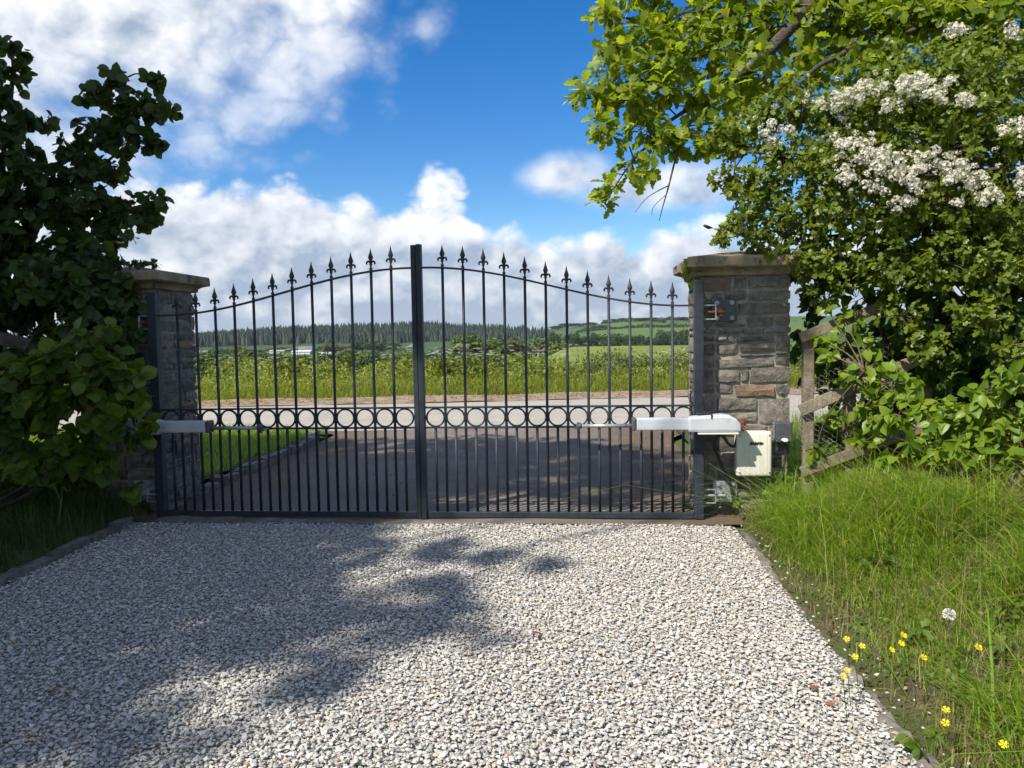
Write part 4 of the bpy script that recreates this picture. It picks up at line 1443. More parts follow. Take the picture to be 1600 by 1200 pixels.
def shade_tree(label, trunk_pts, clumps, seed):
    t = thing('shade_tree', label, 'tree', (trunk_pts[0][0], trunk_pts[0][1], 0), 'tall trees beside the drive')
    b = limb(t, 'trunk', trunk_pts, .30, .10, 10)
    for c in clumps[::3]:
        q = b[len(b) * 2 // 3]
        limb(t, 'branch', [q, (q + np.array(c[:3])) / 2 + np.array([0, 0, .3]), c[:3]], .06, .015, 5, n=4)
    leafy(t, PLAIN, M['shade_leaf'], clumps, .17, 150, 7, seed, own=0, twigs=False, shell=1.7, squash=.75)


# ground the two crowns keep in shade
SHADE = [(.10, -.35), (.25, -1.0), (.15, -1.30), (.45, -1.75), (.45, -2.25), (.20, -2.5), (-.2, -2.85), (-.15, -3.2), (-.3, -4.6), (-4.6, -4.6), (-5.4, 1.0), (-5.2, 4.3), (-1.7, 4.1),
         (.3, 4.1), (2.2, 3.7), (2.25, 1.9), (1.4, 1.15), (.55, .25)]
rs = random.Random(77)
C1, C2 = [], []
gx = -5.6
while gx < 2.6:
    gy = -4.0
    while gy < 4.2:
        fx, fy = gx + rs.uniform(-.25, .25), gy + rs.uniform(-.25, .25)
        r_ = rs.uniform(.52, .70)
        ok = all(in_poly(fx + r_ * .72 * math.cos(a), fy + r_ * .72 * math.sin(a), SHADE) for a in np.linspace(0, 5.5, 8))
        if not ok:
            r_ = .34
            ok = all(in_poly(fx + r_ * .6 * math.cos(a), fy + r_ * .6 * math.sin(a), SHADE) for a in np.linspace(0, 5.5, 8))
        if ok:
            z = rs.uniform(11.0, 13.5) if fy > -.1 else rs.uniform(10.0, 12.5)
            (C1 if fy > -.1 else C2).append(over(fx, fy, r_, z, rs.uniform(.6, 1.1) if fy > -.1 else rs.uniform(.9, 1.4)))
        gy += .62
    gx += .62
for fx, fy, r_ in ((.30, -.82, .2), (.62, -.95, .15), (.90, -1.08, .12), (.5, -1.9, .17), (.66, -2.1, .13), (.35, -1.5, .2), (.1, -2.55, .17), (-.25, -3.05, .16), (1.75, .95, .24), (2.1, 1.35, .26), (1.35, .62, .2), (1.0, .95, .3), (1.55, 1.4, .3), (2.0, .62, .13), (3.2, 1.12, .19), (3.42, 1.2, .15), (3.05, 1.28, .15)):
    C2.append(over(fx, fy, r_, rs.uniform(9.8, 11.0), 1.5))
shade_tree('tall ash leaning over the hazel hedge', [(-10.5, -6.4, -.1), (-10.4, -6.5, 4.0), (-10.2, -6.6, 8.0), (-9.8, -6.8, 12.0)], C1, 101)
shade_tree('tall ash standing behind the hedge bank beside the drive', [(-10.5, -11.0, -.1), (-10.4, -11.0, 3.5), (-10.0, -10.8, 7.0), (-9.6, -10.6, 10.8)], C2, 102)


# ================================================================== GRASS
def blades(name, P, H, W, mat, label, cat, seed, lean=.45, kind='stuff', parent=None):
    rng = np.random.default_rng(seed)
    n = len(P)
    a = rng.normal(3.9, 1.5, n)
    d = np.stack([np.cos(a), np.sin(a), np.zeros(n)], 1)
    s = np.stack([-np.sin(a), np.cos(a), np.zeros(n)], 1)
    ln = np.abs(rng.normal(0, lean, n))[:, None] * H[:, None]
    w = W[:, None]
    up = np.array([0, 0, 1.0])
    hh = H[:, None]
    v = np.stack([P - s * w, P + s * w,
                  P + d * ln * .28 + up * hh * .52 - s * w * .75, P + d * ln * .28 + up * hh * .52 + s * w * .75,
                  P + d * ln * .72 + up * hh * .86 - s * w * .45, P + d * ln * .72 + up * hh * .86 + s * w * .45,
                  P + d * ln * 1.15 + up * (hh * 1.0 - ln * .12)], 1)
    f = np.array([(0, 1, 3), (0, 3, 2), (2, 3, 5), (2, 5, 4), (4, 5, 6)])
    F = (f[None] + (np.arange(n) * 7)[:, None, None]).reshape(-1, 3)
    me = make_mesh(name, v.reshape(-1, 3), F, mat, False, np.repeat(rng.random(n), 5))
    o = link(name, me)
    return tag(o, label, cat, kind=kind)


def scatter(n, x0, x1, y0, y1, dens, zf, seed):
    rng = np.random.default_rng(seed)
    x, y = rng.uniform(x0, x1, n), rng.uniform(y0, y1, n)
    k = rng.random(n) < dens(x, y)
    x, y = x[k], y[k]
    return np.stack([x, y, zf(x, y)], 1), rng


def bank_d(x, y):
    clump = sst(vnoise(x * 4 + 1, y * 4 + 2), .25, .6)
    d = x - 2.2
    return (.12 + .88 * sst(d, .02, .28)) * (.38 + .62 * clump)


P, rng = scatter(112000, 2.2, 4.6, -4.0, .75, bank_d, bank_z, 1)
lush = sst(vnoise(P[:, 0] * 2.3 + 4, P[:, 1] * 2.3), .3, .7) * (1 - .6 * sst(-P[:, 1], 1.5, 2.4)) * sst(P[:, 0], 2.19, 2.42)
lush = np.maximum(lush, .75 * sst(P[:, 1], -2.0, -1.4) * sst(P[:, 0], 2.2, 2.4) * vnoise(P[:, 0] * 5, P[:, 1] * 5)) * (1 - .9 * sst(P[:, 1], -.45, .1)) * (1 - .75 * sst(P[:, 0], 2.8, 3.2) * sst(P[:, 1], -1.6, -1.0))
blades('bank_grass', P, (.045 + .23 * lush) * rng.uniform(.4, 1.4, len(P)), rng.uniform(.0014, .0034, len(P)), M['grass'], 'long bright green grass on the sunlit bank', 'grass', 1, .95)
P, rng = scatter(7500, 2.20, 3.8, -3.3, .5, lambda x, y: sst(vnoise(x * 2.3 + 4, y * 2.3), .35, .65) * sst(x, 2.2, 2.5) * (1 - .5 * sst(-y, 1.8, 2.8)) * (1 - .95 * sst(y, -.4, .05)) * (1 - .9 * sst(x, 2.8, 3.2) * sst(y, -1.6, -1.0)), bank_z, 11)
blades('long_grass', P, rng.uniform(.20, .42, len(P)), rng.uniform(.0025, .0048, len(P)), M['grass'], 'long arching grass blades in clumps on the bank', 'grass', 11, 1.1)
P, rng = scatter(900, 2.3, 4.2, -3.4, .5, lambda x, y: .8 + 0 * x, bank_z, 12)
blades('grass_stalks', P, rng.uniform(.18, .40, len(P)), rng.uniform(.001, .0018, len(P)), M['grass_dry'], 'thin straw-coloured grass stalks standing above the bank', 'grass', 12, .6)
P, rng = scatter(38000, 2.17, 4.4, -4.0, .2, lambda x, y: .25 + .75 * sst(-y, 1.2, 2.4) * sst(vnoise(x * 3, y * 3 + 8), .35, .7), bank_z, 2)
blades('dry_grass', P, rng.uniform(.02, .11, len(P)), rng.uniform(.001, .0022, len(P)), M['grass_dry'], 'dry straw-coloured grass along the edging stones', 'grass', 2, .9)
P, rng = scatter(22000, -4.2, -2.06, -3.2, .6, lambda x, y: .3 + .7 * vnoise(x * 4, y * 4), lbank_z, 3)
blades('hedge_grass', P, rng.uniform(.05, .24, len(P)), rng.uniform(.0018, .0036, len(P)), M['hazel_shaded'], 'dark shaded grass at the foot of the hazel', 'grass', 3, .5)  # blades take the darkened hazel colour, shade put into the green
P, rng = scatter(34000, -7.0, -2.17, .8, 4.75, lambda x, y: np.where(y > 3.4, 1, .9) * sst(-x, 2.15, 2.3), verge_in_z, 4)
tall = 1 + 1.6 * sst(vnoise(P[:, 0] * 2, P[:, 1] * 2), .55, .8) * sst(P[:, 1], 3.6, 4.2)
blades('lawn_grass', P, rng.uniform(.04, .10, len(P)) * tall, rng.uniform(.002, .0038, len(P)), M['grass'], 'mown lawn grass behind the stone edging', 'grass', 4, .5)
P, rng = scatter(14000, 2.3, 7, .8, 5.0, lambda x, y: sst(x, 2.3, 2.6), lambda x, y: np.maximum(bank_z(x, y), verge_in_z(x, y)), 5)
blades('roadside_blades', P, rng.uniform(.05, .16, len(P)), rng.uniform(.002, .004, len(P)), M['grass'], 'rough grass beside the drive behind the sunlit pillar', 'grass', 5, .5)


def vz(x, y):
    t_ = (y - far_e(x) - .55) / 4.65
    return np.array([verge_z(a, b, c) for a, b, c in zip(x, y, np.clip(t_, 0, 1))])


rng = np.random.default_rng(6)
n = 60000
x = rng.uniform(-14, 9, n); e = .06 + 2.6 * rng.random(n) ** 1.4
k = rng.random(n) < sst(e + .7 * (vnoise(x * 1.3, e) - .5), .22, .75) * (1 - .85 * sst(e, 1.2, 2.0))
x, e = x[k], e[k]
y = far_e(x) + e
P = np.stack([x, y, vz(x, y)], 1)
blades('verge_grass', P, (.08 + .20 * sst(e, .4, 1.4)) * rng.uniform(.4, 1.3, len(P)), rng.uniform(.003, .007, len(P)), M['verge_blade'], 'tall sunlit roadside grass beyond the lane', 'grass', 6, .8)


# ================================================================== ROADSIDE HERBS AND HEDGE
def leaf_mass(name, ctrs, size, mat, seed, label, cat, kind=None, group=None, shape=None, n_each=None, up=.6):
    rng = np.random.default_rng(seed)
    P = np.asarray(ctrs)
    n = len(P)
    rot = frames(rng.normal(size=(n, 3)) + np.array([0, 0, .1]), rng.normal(0, .5, (n, 3)) + np.array([-.2, -.3, up]))
    sz = size * rng.uniform(.6, 1.3, n)
    sh = shape or PLAIN
    v, f = spread(sh, P, rot, sz)
    o = link(name, make_mesh(name, v, f, mat, False, np.repeat(rng.random(n), len(sh[1]))))
    return tag(o, label, cat, group, kind)


rng = np.random.default_rng(21)
# weeds of the bank: mounds of mixed herbs
n = 38000
x = rng.uniform(-13, 9, n); e = rng.uniform(.8, 3.9, n)
hgt = .66 * (.08 + .42 * vnoise(x * .9 + 3, e * 1.2) + .30 * sst(vnoise(x * 1.9 + 31, e * 1.7 + 5), .5, .8)) * sst(e, .7, 1.7) * (.20 + 1.25 * vnoise(x * 3.1, e * 3))
y = far_e(x) + e
z = vz(x, y) + hgt * rng.random(n) ** .45
leaf_mass('roadside_herbs', np.stack([x, y, z], 1), .055, M['herb'], 22, 'tangle of sunlit nettles and herbs on the far bank', 'undergrowth', 'stuff')

# hedge along the right-hand field
n = 15000
x = rng.uniform(1.2, 9, n); q = rng.random(n)
top = .58 + .22 * vnoise(x * 1.6, x * 0) + .05 * (x - 3)
y = far_e(x) + 3.2 + rng.normal(0, .32, n)
leaf_mass('hedge', np.stack([x, y, .1 + top * q ** .7 + .1 * rng.normal(size=n) * q], 1), .06, M['hedge_leaf'], 23, 'low brownish-green hedge in front of the bright field', 'hedge', group=None)
# sunlit bush mounds to the left of it
BUSH = []
for i, (px, w, h) in enumerate(((400, 1.0, .62), (520, .8, .5), (600, .6, .45), (860, .8, .5))):
    p = at(px, 600, 13.6)
    n = 3000
    a = unit(rng.normal(size=(n, 3))) * (rng.random((n, 1)) ** .4)
    ctr = np.array([p[0], 13.6 + .16 * p[0] * .4, .25])
    pts = ctr + a * np.array([w, .6, h])
    pts = pts[pts[:, 2] > 0]
    t = thing('roadside_bush', ('large bright roadside bush nearest the shaded pillar', 'bright roadside bush standing left of the white farm sheds', 'small roadside bush left of the meeting stiles', 'bushy sapling beside the utility pole')[i],
              'bush', (ctr[0], ctr[1], 0), 'bushes on the far bank')
    rot = frames(rng.normal(size=(len(pts), 3)), rng.normal(0, .5, (len(pts), 3)) + np.array([-.2, -.3, .6]))
    v, f = spread(PLAIN, pts - ctr * [1, 1, 0], rot, .07 * rng.uniform(.6, 1.3, len(pts)))
    link('foliage', make_mesh('foliage', v, f, M['herb'], False, np.repeat(rng.random(len(pts)), len(PLAIN[1]))), t, (ctr[0], ctr[1], 0))['kind'] = 'stuff'
    part('stem', tube([(ctr[0], ctr[1], 0), (ctr[0] + .05, ctr[1], .5)], [.03, .015], 5), M['twig'], t)


def parsley(seed):
    rs = np.random.default_rng(seed)
    H = rs.uniform(.62, .88)
    st, fl, lv = [tube([(0, 0, 0), (rs.uniform(-.05, .05), rs.uniform(-.05, .05), H * .6), (rs.uniform(-.08, .08), 0, H)], [.006, .005, .003], 4, False)], [], []
    for k in range(rs.integers(5, 9)):
        z0 = H * rs.uniform(.5, .8)
        e = np.array([rs.uniform(-.22, .22), rs.uniform(-.2, .2), H * rs.uniform(.82, 1.05)])
        st.append(tube([(0, 0, z0), e * [.6, .6, 1] + [0, 0, -.1], e], [.003, .002, .002], 3, False))
        R = rs.uniform(.035, .065)
        for j in range(12):
            a, q = j * 2.4, (j / 12) ** .5
            c = e + np.array([math.cos(a) * q * R, math.sin(a) * q * R, .02 - .015 * q + rs.uniform(0, .008)])
            s_ = .017
            fl.append((np.array([c + [-s_, -s_ * .5, 0], c + [s_, -s_ * .6, .003], c + [s_ * .7, s_, 0], c + [-s_ * .8, s_, .003]]), [(0, 1, 2, 3)]))
    P = np.array([(rs.normal(0, .12), rs.normal(0, .12), H * rs.uniform(.05, .7)) for _ in range(40)])
    rot = frames(rs.normal(size=(40, 3)), rs.normal(0, .4, (40, 3)) + np.array([0, -.2, .8]))
    lv = spread(HAW, P, rot, np.full(40, .10))
    return (make_mesh('stem', *join(st), M['grass_shade']), make_mesh('umbels', *join(fl), M['umbel']), make_mesh('leaves', lv[0], lv[1], M['herb'], False, np.repeat(rs.random(40), len(HAW[1]))))


PAR = [parsley(s) for s in range(4)]
rs = random.Random(12)
spots = [(rs.gauss(345, 30), 2.6) for _ in range(3)] + [(rs.uniform(420, 560), rs.uniform(2.2, 3.4)) for _ in range(9)] + [(rs.uniform(600, 650), rs.uniform(2.6, 3.3)) for _ in range(5)] + \
        [(rs.uniform(670, 800), rs.uniform(1.9, 3.3)) for _ in range(26)] + [(rs.uniform(815, 905), rs.uniform(1.8, 2.8)) for _ in range(9)] + [(rs.uniform(1020, 1070), 2.3) for _ in range(2)]
for i, (px, e) in enumerate(spots):
    y = 9.45 + e
    for _ in range(3):
        p = at(px, 600, y); y = far_e(p[0]) + e
    z = float(vz(np.array([p[0]]), np.array([y]))[0])
    zone = ('in the herbs between shaded pillar and middle of the gate' if px < 655 else 'in the thick patch just right of the meeting stiles' if px < 810 else 'in front of the utility pole and bright field')
    t = thing('cow_parsley', 'white-flowered cow parsley ' + zone, 'plant', (p[0], y, z), 'cow parsley beyond the lane, ' + ('first' if px < 655 else 'second' if px < 810 else 'third') + ' patch')
    k = rs.randrange(4)
    s_, a = rs.uniform(.85, 1.15), rs.uniform(0, 6.28)
    for nm, me in zip(('stem', 'umbels', 'leaves'), PAR[k]):
        o = link(nm, me, t, (p[0], y, z))
        o.scale = (s_, s_, s_); o.rotation_euler = (0, 0, a)

M['litter'] = leafmat('brown_litter', [(.17, .115, .065), (.24, .17, .10), (.14, .10, .06)], .1, .8, (1, .9, .7))
# litter on the dirt strip
P = []
rng = np.random.default_rng(33)
n = 1500
x = rng.uniform(-12, 8, n); y = far_e(x) + rng.uniform(.0, .75, n)
leaf_mass('leaf_litter', np.stack([x, y, .03 + .09 * (y - far_e(x)) + .03 * vnoise(x * 2.2, y * 3) + .01], 1), .04, M['litter'], 34, 'brown leaf litter on the dirt strip by the lane', 'litter', 'stuff', up=1.6)
n = 2600
x = rng.uniform(-2.0, 2.15, n); y = rng.uniform(.1, 4.4, n)
k = rng.random(n) < .06 + .8 * sst(np.abs(x), 1.0, 2.0) ** 2
x, y = x[k], y[k]
leaf_mass('drive_litter', np.stack([x, y, .012 + 0 * x], 1), .022, M['litter'], 35, 'small dead leaves and grit on the shaded drive', 'litter', 'stuff', up=2.5)


# ================================================================== FAR LANDSCAPE
M['far_leaf'] = leafmat('field_tree_leaf', [(.065, .10, .022), (.09, .135, .026), (.115, .16, .03)], .25, .7, (1.4, 1.3, .7), .1)
M['far_leaf_dark'] = leafmat('dark_field_tree_leaf', [(.028, .052, .022), (.040, .068, .026), (.052, .082, .03)], .15, .7, (1.2, 1.2, .7), .1)
M['far_leaf_pale'] = leafmat('pale_field_tree_leaf', [(.085, .12, .024), (.11, .15, .028), (.13, .165, .035)], .2, .7, (1.4, 1.3, .7), .1)
M['far_leaf_brown'] = leafmat('brown_field_tree_leaf', [(.075, .085, .028), (.095, .10, .035), (.115, .12, .04)], .2, .7, (1.3, 1.1, .7), .1)
M['conifer'] = leafmat('hazed_spruce_needles', [(.020, .034, .030), (.028, .045, .038), (.038, .058, .044), (.07, .095, .05)], .05, .9, None, .05)  # spruce green with a bluish tint standing in for distance haze
M['render'] = surf('white_render', (.55, .55, .52), (.64, .64, .61), .5, .8, 0)
M['shed'] = surf('pale_sheeting', (.42, .43, .44), (.52, .53, .54), .5, .6, 0)
M['slate_roof'] = surf('slate_roof', (.10, .105, .115), (.15, .155, .165), .6, .7, 0)
M['tan_roof'] = surf('weathered_roof', (.28, .24, .20), (.35, .31, .27), .6, .8, 0)
M['window'] = surf('window_glass', (.02, .025, .03), (.03, .035, .04), 1, .2, 0, spec=.5)
M['pole'] = surf('pole_timber', (.16, .135, .11), (.22, .19, .16), 3, .9, 0)


def crown_mesh(seed, n=1500):
    """unit tree: height 1, crown made of uneven lobes"""
    rs = np.random.default_rng(seed)
    lob = [(np.array([0, 0, .58]), .30)]
    for k in range(9):
        a = rs.uniform(0, 6.28)
        q = rs.uniform(.16, .30)
        lob.append((np.array([math.cos(a) * q, math.sin(a) * q, rs.uniform(.25, .80)]), rs.uniform(.14, .24)))
    P, D = [], []
    for c, r in lob:
        m = int(n * r * r / sum(q[1] ** 2 for q in lob))
        a = unit(rs.normal(size=(m, 3)))
        P.append(c + a * r * (rs.random((m, 1)) ** .25) * np.array([1, 1, .85])); D.append(a)
    P, D = np.vstack(P), np.vstack(D)
    rot = frames(rs.normal(size=(len(P), 3)), D + rs.normal(0, .45, (len(P), 3)) + np.array([0, 0, .35]))
    v, f = spread(PLAIN, P, rot, .085 * rs.uniform(.6, 1.3, len(P)))
    v[:, 2] = v[:, 2] / np.percentile(v[:, 2], 99.5)
    v[:, :2] /= 2 * np.percentile(np.abs(v[:, :2]), 98)
    return v, f, np.repeat(rs.random(len(P)), len(PLAIN[1]))


CROWNS = {}
TRUNK = make_mesh('trunk', *tube([(0, 0, -.05), (.01, 0, .3), (0, 0, .6)], [.03, .022, .01], 6), M['bark'])
for i in range(4):
    v, f, tn = crown_mesh(200 + i)
    for m_ in ('far_leaf', 'far_leaf_dark', 'far_leaf_pale', 'far_leaf_brown'):
        CROWNS[(i, m_)] = make_mesh('crown', v, f, M[m_], False, tn)
rs = random.Random(5)


ORD = ['first', 'second', 'third', 'fourth', 'fifth', 'sixth', 'seventh', 'eighth', 'ninth', 'tenth', 'eleventh', 'twelfth', 'thirteenth', 'fourteenth', 'fifteenth', 'sixteenth',
       'seventeenth', 'eighteenth', 'nineteenth', 'twentieth', 'twenty-first', 'twenty-second', 'twenty-third', 'twenty-fourth', 'twenty-fifth', 'twenty-sixth', 'twenty-seventh', 'twenty-eighth', 'twenty-ninth', 'thirtieth'] + ['thirty-' + q for q in ('first', 'second', 'third', 'fourth', 'fifth', 'sixth', 'seventh', 'eighth')]


def number_off(group, text):
    """members of a row told apart by their order across the picture"""
    mem = [o for o in col.objects if o.get('group') == group]
    px = lambda o: float(project(WORLD[o.name])[0])
    for i, o in enumerate(sorted(mem, key=px)):
        o['label'] = text % ORD[i]


def far_tree(px, Y, top_py, width_px, mat, label, group, name='field_tree', hmin=3.0):
    """tree at a real distance; its height follows from where its top stands in the photograph"""
    p = at(px, top_py, Y)
    zb = float(terrain_z(p[0], Y))
    h = max(hmin, p[2] - zb)
    w = 1.3 * width_px * (Y - CAM[1]) / FPX
    t = thing(name, label, 'tree', (p[0], Y, zb), group)
    a = rs.uniform(0, 6.28)
    for nm, me in (('crown', CROWNS[(rs.randrange(4), mat)]), ('trunk', TRUNK)):
        o = link(nm, me, t, (p[0], Y, zb))
        o.rotation_euler = (0, 0, a)
        o.scale = (w, w, h)


G1 = 'copse of trees behind the middle of the gate'
for px, Y, ty, w, m_ in ((720, 190, 524, 48, 'far_leaf'), (690, 200, 545, 40, 'far_leaf_dark'), (675, 170, 553, 36, 'far_leaf_dark'), (700, 150, 560, 42, 'far_leaf'), (755, 230, 530, 56, 'far_leaf'), (790, 240, 529, 52, 'far_leaf_brown'),
                         (825, 250, 531, 52, 'far_leaf'), (855, 240, 536, 44, 'far_leaf_brown'), (770, 170, 549, 52, 'far_leaf_pale'), (735, 150, 552, 46, 'far_leaf'), (800, 165, 553, 46, 'far_leaf_pale'), (870, 170, 535, 34, 'far_leaf_pale'),
                         (840, 160, 556, 44, 'far_leaf_pale'), (890, 260, 540, 34, 'far_leaf_dark'), (760, 130, 566, 44, 'far_leaf'), (715, 125, 568, 40, 'far_leaf_dark'), (810, 125, 568, 40, 'far_leaf')):
    far_tree(px, Y, ty, w, m_, 'rounded broadleaf tree in the copse behind the cow parsley', G1)
G2 = 'trees around the far farm'
for px, Y, ty, w, m_, lab in ((376, 420, 540, 24, 'far_leaf_pale', 'pale round tree beside the white cottage'), (345, 400, 548, 26, 'far_leaf_dark', 'dark tree between cottage and pale round tree'), (362, 380, 551, 22, 'far_leaf_dark', 'small dark tree under the pale round tree'),
                              (406, 330, 550, 24, 'far_leaf_dark', 'dark round tree standing alone before the sheds'), (525, 470, 537, 30, 'far_leaf_brown', 'brownish tree at the right end of the white sheds'), (548, 440, 545, 22, 'far_leaf_pale', 'pale tree between brownish tree and dark pair'),
                              (566, 480, 532, 26, 'far_leaf_dark', 'taller dark tree of the pair above the farm'), (585, 470, 533, 28, 'far_leaf_dark', 'broader dark tree of the pair above the farm'), (614, 500, 535, 20, 'far_leaf', 'lone green tree at the edge of the dark field')):
    far_tree(px, Y, ty, w, m_, lab, G2)
G3 = 'bushes across the valley floor'
for k in range(36):
    px = 308 + k * 10 + rs.uniform(-6, 6)
    far_tree(px, rs.uniform(90, 330), 549 + rs.uniform(0, 18), rs.uniform(22, 40), rs.choice(['far_leaf', 'far_leaf_dark', 'far_leaf_pale', 'far_leaf_brown']), 'valley bush or small tree in the band below the farm', G3, 'valley_tree', 2.0)
G4 = 'trees on the right-hand hill'
for px, Y, ty, w in ((872, 900, 508, 20), (888, 920, 505, 22), (905, 900, 508, 20), (922, 880, 512, 18), (946, 940, 500, 8), (960, 950, 499, 10), (972, 950, 498, 12), (984, 940, 501, 10), (1000, 860, 508, 18), (1013, 850, 509, 18), (1030, 800, 514, 16), (930, 760, 515, 12), (942, 760, 516, 12),
                     (1047, 900, 499, 10), (1068, 840, 500, 20), (1082, 830, 501, 18), (1095, 820, 500, 20), (1110, 800, 503, 20)):
    far_tree(px, Y, ty, w, 'far_leaf_dark', 'hedgerow tree among the fields on the far hill', G4, 'hill_tree', 4)
G5 = 'belt of dark trees behind the bright field'
for k in range(20):
    px = 868 + k * 12 + rs.uniform(-3, 3)
    far_tree(px, rs.uniform(360, 460), 524 + rs.uniform(-4, 4) - (6 if k in (14, 15, 16, 17) else 0), rs.uniform(13, 20), 'far_leaf_dark', 'dark tree in the belt behind the bright field', G5, 'belt_tree', 6)


number_off(G1, '%s tree from the left in the copse behind the cow parsley')
number_off(G3, '%s valley bush from the left in the band below the farm')
number_off(G4, '%s hedgerow tree from the left on the far green hill')
number_off(G5, '%s dark tree from the left in the belt behind the bright field')
for k, tx in (('first', '%s cow parsley from the left between shaded pillar and meeting stiles'), ('second', '%s cow parsley rightwards from the meeting stiles in the thick patch'), ('third', '%s cow parsley from the left in front of the bright field')):
    number_off('cow parsley beyond the lane, ' + k + ' patch', tx)


def conifers():
    rng = np.random.default_rng(77)
    V, F, T, n = [], [], [], 0
    cnt = 0
    while cnt < 3400:
        px = rng.uniform(200, 880)
        Y = rng.uniform(690, 960)
        x = at(px, 520, Y)[0]
        # the wood thins out towards its right end
        if px > 760 and rng.random() < (px - 760) / 130: continue
        zb = float(terrain_z(x, Y))
        # crest line of the wood in the photograph
        crest = np.interp(px, [200, 310, 400, 520, 640, 760, 880], [527, 520, 512, 506, 501, 506, 512]) + rng.normal(0, 1.0) + 2.5 * (float(vnoise(px / 17.0, 3)) - .5)
        t_ = (Y - 690) / 270
        base = 534 + (px - 400) * -.002
        ty = base - 14 + (crest - (base - 14)) * min(1, t_ * 1.15) + rng.normal(0, 1.0)
        top = at(px, ty, Y)[2]
        h = np.clip(top - zb, 9, 32)
        zb2 = top - h if top - h < zb + 2 else zb
        R = h * rng.uniform(.12, .22)
        tn = rng.random()
        sides = 7
        lev = [(0.08, 1.0), (.38, .78), (.30, 1.0 * .8), (.62, .45), (.55, .6), (1.0, .02)]
        for a_, b_ in ((0, 1), (2, 3), (4, 5)):
            ph = rng.uniform(0, 6.28)
            for (hh, rr) in (lev[a_], lev[b_]):
                for s in range(sides):
                    an = ph + 6.283 * s / sides
                    q = R * rr * rng.uniform(.75, 1.25)
                    V.append((x + math.cos(an) * q, Y + math.sin(an) * q, zb2 + h * hh + rng.uniform(-.3, .3)))
            for s in range(sides):
                F.append((n + s, n + (s + 1) % sides, n + sides + (s + 1) % sides, n + sides + s)); T.append(tn)
            n += 2 * sides
        cnt += 1
    o = link('conifer_forest', make_mesh('conifer_forest', np.array(V), np.array(F), M['conifer'], False, T))
    tag(o, 'dark conifer forest along the far ridge', 'forest', kind='stuff')


conifers()


def building(name, px, Y, base_py, w, h, d, wall, roof, label, ridge=.4, rot=.0, wins=0, chim=False):
    p = at(px, base_py, Y)
    z = float(terrain_z(p[0], Y))
    if p[2] > z: z = p[2]
    t = thing(name, label, 'building', (p[0], Y, z - 2), 'farm across the valley')
    w, h, d = w * .72, h * .6, d * .6
    x0, x1 = p[0] - w / 2, p[0] + w / 2
    part('wall', box(x0, x1, Y, Y + d, z - 2, z + h), M[wall], t)
    e = .35
    rv = [(x0 - e, Y - e, z + h + .01), (x1 + e, Y - e, z + h + .01), (x1 + e, Y + d + e, z + h + .01), (x0 - e, Y + d + e, z + h + .01), (x0 - e, Y + d / 2, z + h + d * ridge), (x1 + e, Y + d / 2, z + h + d * ridge)]
    r_ = part('roof', (rv, [(0, 1, 5, 4), (2, 3, 4, 5), (0, 4, 3), (1, 2, 5), (3, 2, 1, 0)]), M[roof], t)
    if chim:
        part('chimney', box(x0 + .3, x0 + 1.2, Y + d / 2 - .4, Y + d / 2 + .4, z + h, z + h + d * ridge + 1.1), M['render'], r_)
    for k in range(wins):
        xx = x0 + w * (k + .5) / wins
        for zz in ((.7, 1.7),):
            wn = part('window', box(xx - .4, xx + .4, Y - .06, Y + .05, z + zz[0], z + zz[1]), M['window'], t)
    return t


building('cottage', 314, 455, 561, 9.5, 4.6, 7, 'render', 'slate_roof', 'white cottage with grey roof near the shaded pillar', .45, 0, 3, True)
building('farm_shed', 470, 480, 559, 17, 3.0, 9, 'shed', 'shed', 'longest white farm shed left of the grey-roofed house', .18)
building('farmhouse', 477, 500, 557, 13, 4.2, 8, 'render', 'slate_roof', 'grey-roofed farmhouse behind the long white shed', .4, 0, 3)
building('farm_shed', 510, 480, 559, 9, 3.0, 7, 'render', 'slate_roof', 'small white shed right of the farmhouse', .3)
building('farm_shed', 432, 500, 556, 14, 2.2, 6, 'shed', 'tan_roof', 'low tan-roofed shed left of the long white shed', .25)
building('farm_shed', 385, 450, 561, 8, 3.4, 7, 'shed', 'tan_roof', 'tan-roofed barn half hidden by the pale round tree', .5)
building('farm_shed', 541, 470, 559, 5, 4.0, 5, 'render', 'slate_roof', 'narrow white building beside the pale far tree', .4)

# hedgerow lines on the hill and in the valley
for i, (pa, pb, Ya, Yb, hh, lab) in enumerate((((940, 505), (1085, 502), 900, 860, 2.5, 'long hedgerow crossing the far hill near its top'), ((900, 517), (1080, 513), 740, 720, 3, 'lower hedgerow crossing the far hill'),
                                             ((300, 552), (640, 552), 520, 520, 2.6, 'hedge line along the lower edge of the dark crop field'),
                                             ((300, 566), (650, 570), 150, 130, 3.2, 'nearest valley hedge just above the roadside herbs'), ((300, 560), (660, 562), 240, 230, 3.4, 'middle valley hedge below the farm'))):
    rng = np.random.default_rng(300 + i)
    a, b = at(*pa, Ya), at(*pb, Yb)
    n = 2600 if i < 3 else 5000
    s = rng.random(n)
    x = a[0] + (b[0] - a[0]) * s; y = Ya + (Yb - Ya) * s
    z = terrain_z(x, y) + hh * rng.random(n) * (.5 + .9 * vnoise(x / (8 if i < 3 else 3), y * 0))
    if i >= 3:
        z = np.maximum(z, at((pa[0] + pb[0]) / 2, pa[1] + 12, Ya)[2] + (hh * rng.random(n) * (.4 + .9 * vnoise(x / 3, y * 0 + 2))))
    leaf_mass('hedgerow', np.stack([x, y + rng.normal(0, .8, n), z], 1), 1.3 if i < 3 else .8, M['far_leaf_dark' if i < 3 else 'far_leaf'], 310 + i, lab, 'hedge', None, 'far hedgerows')

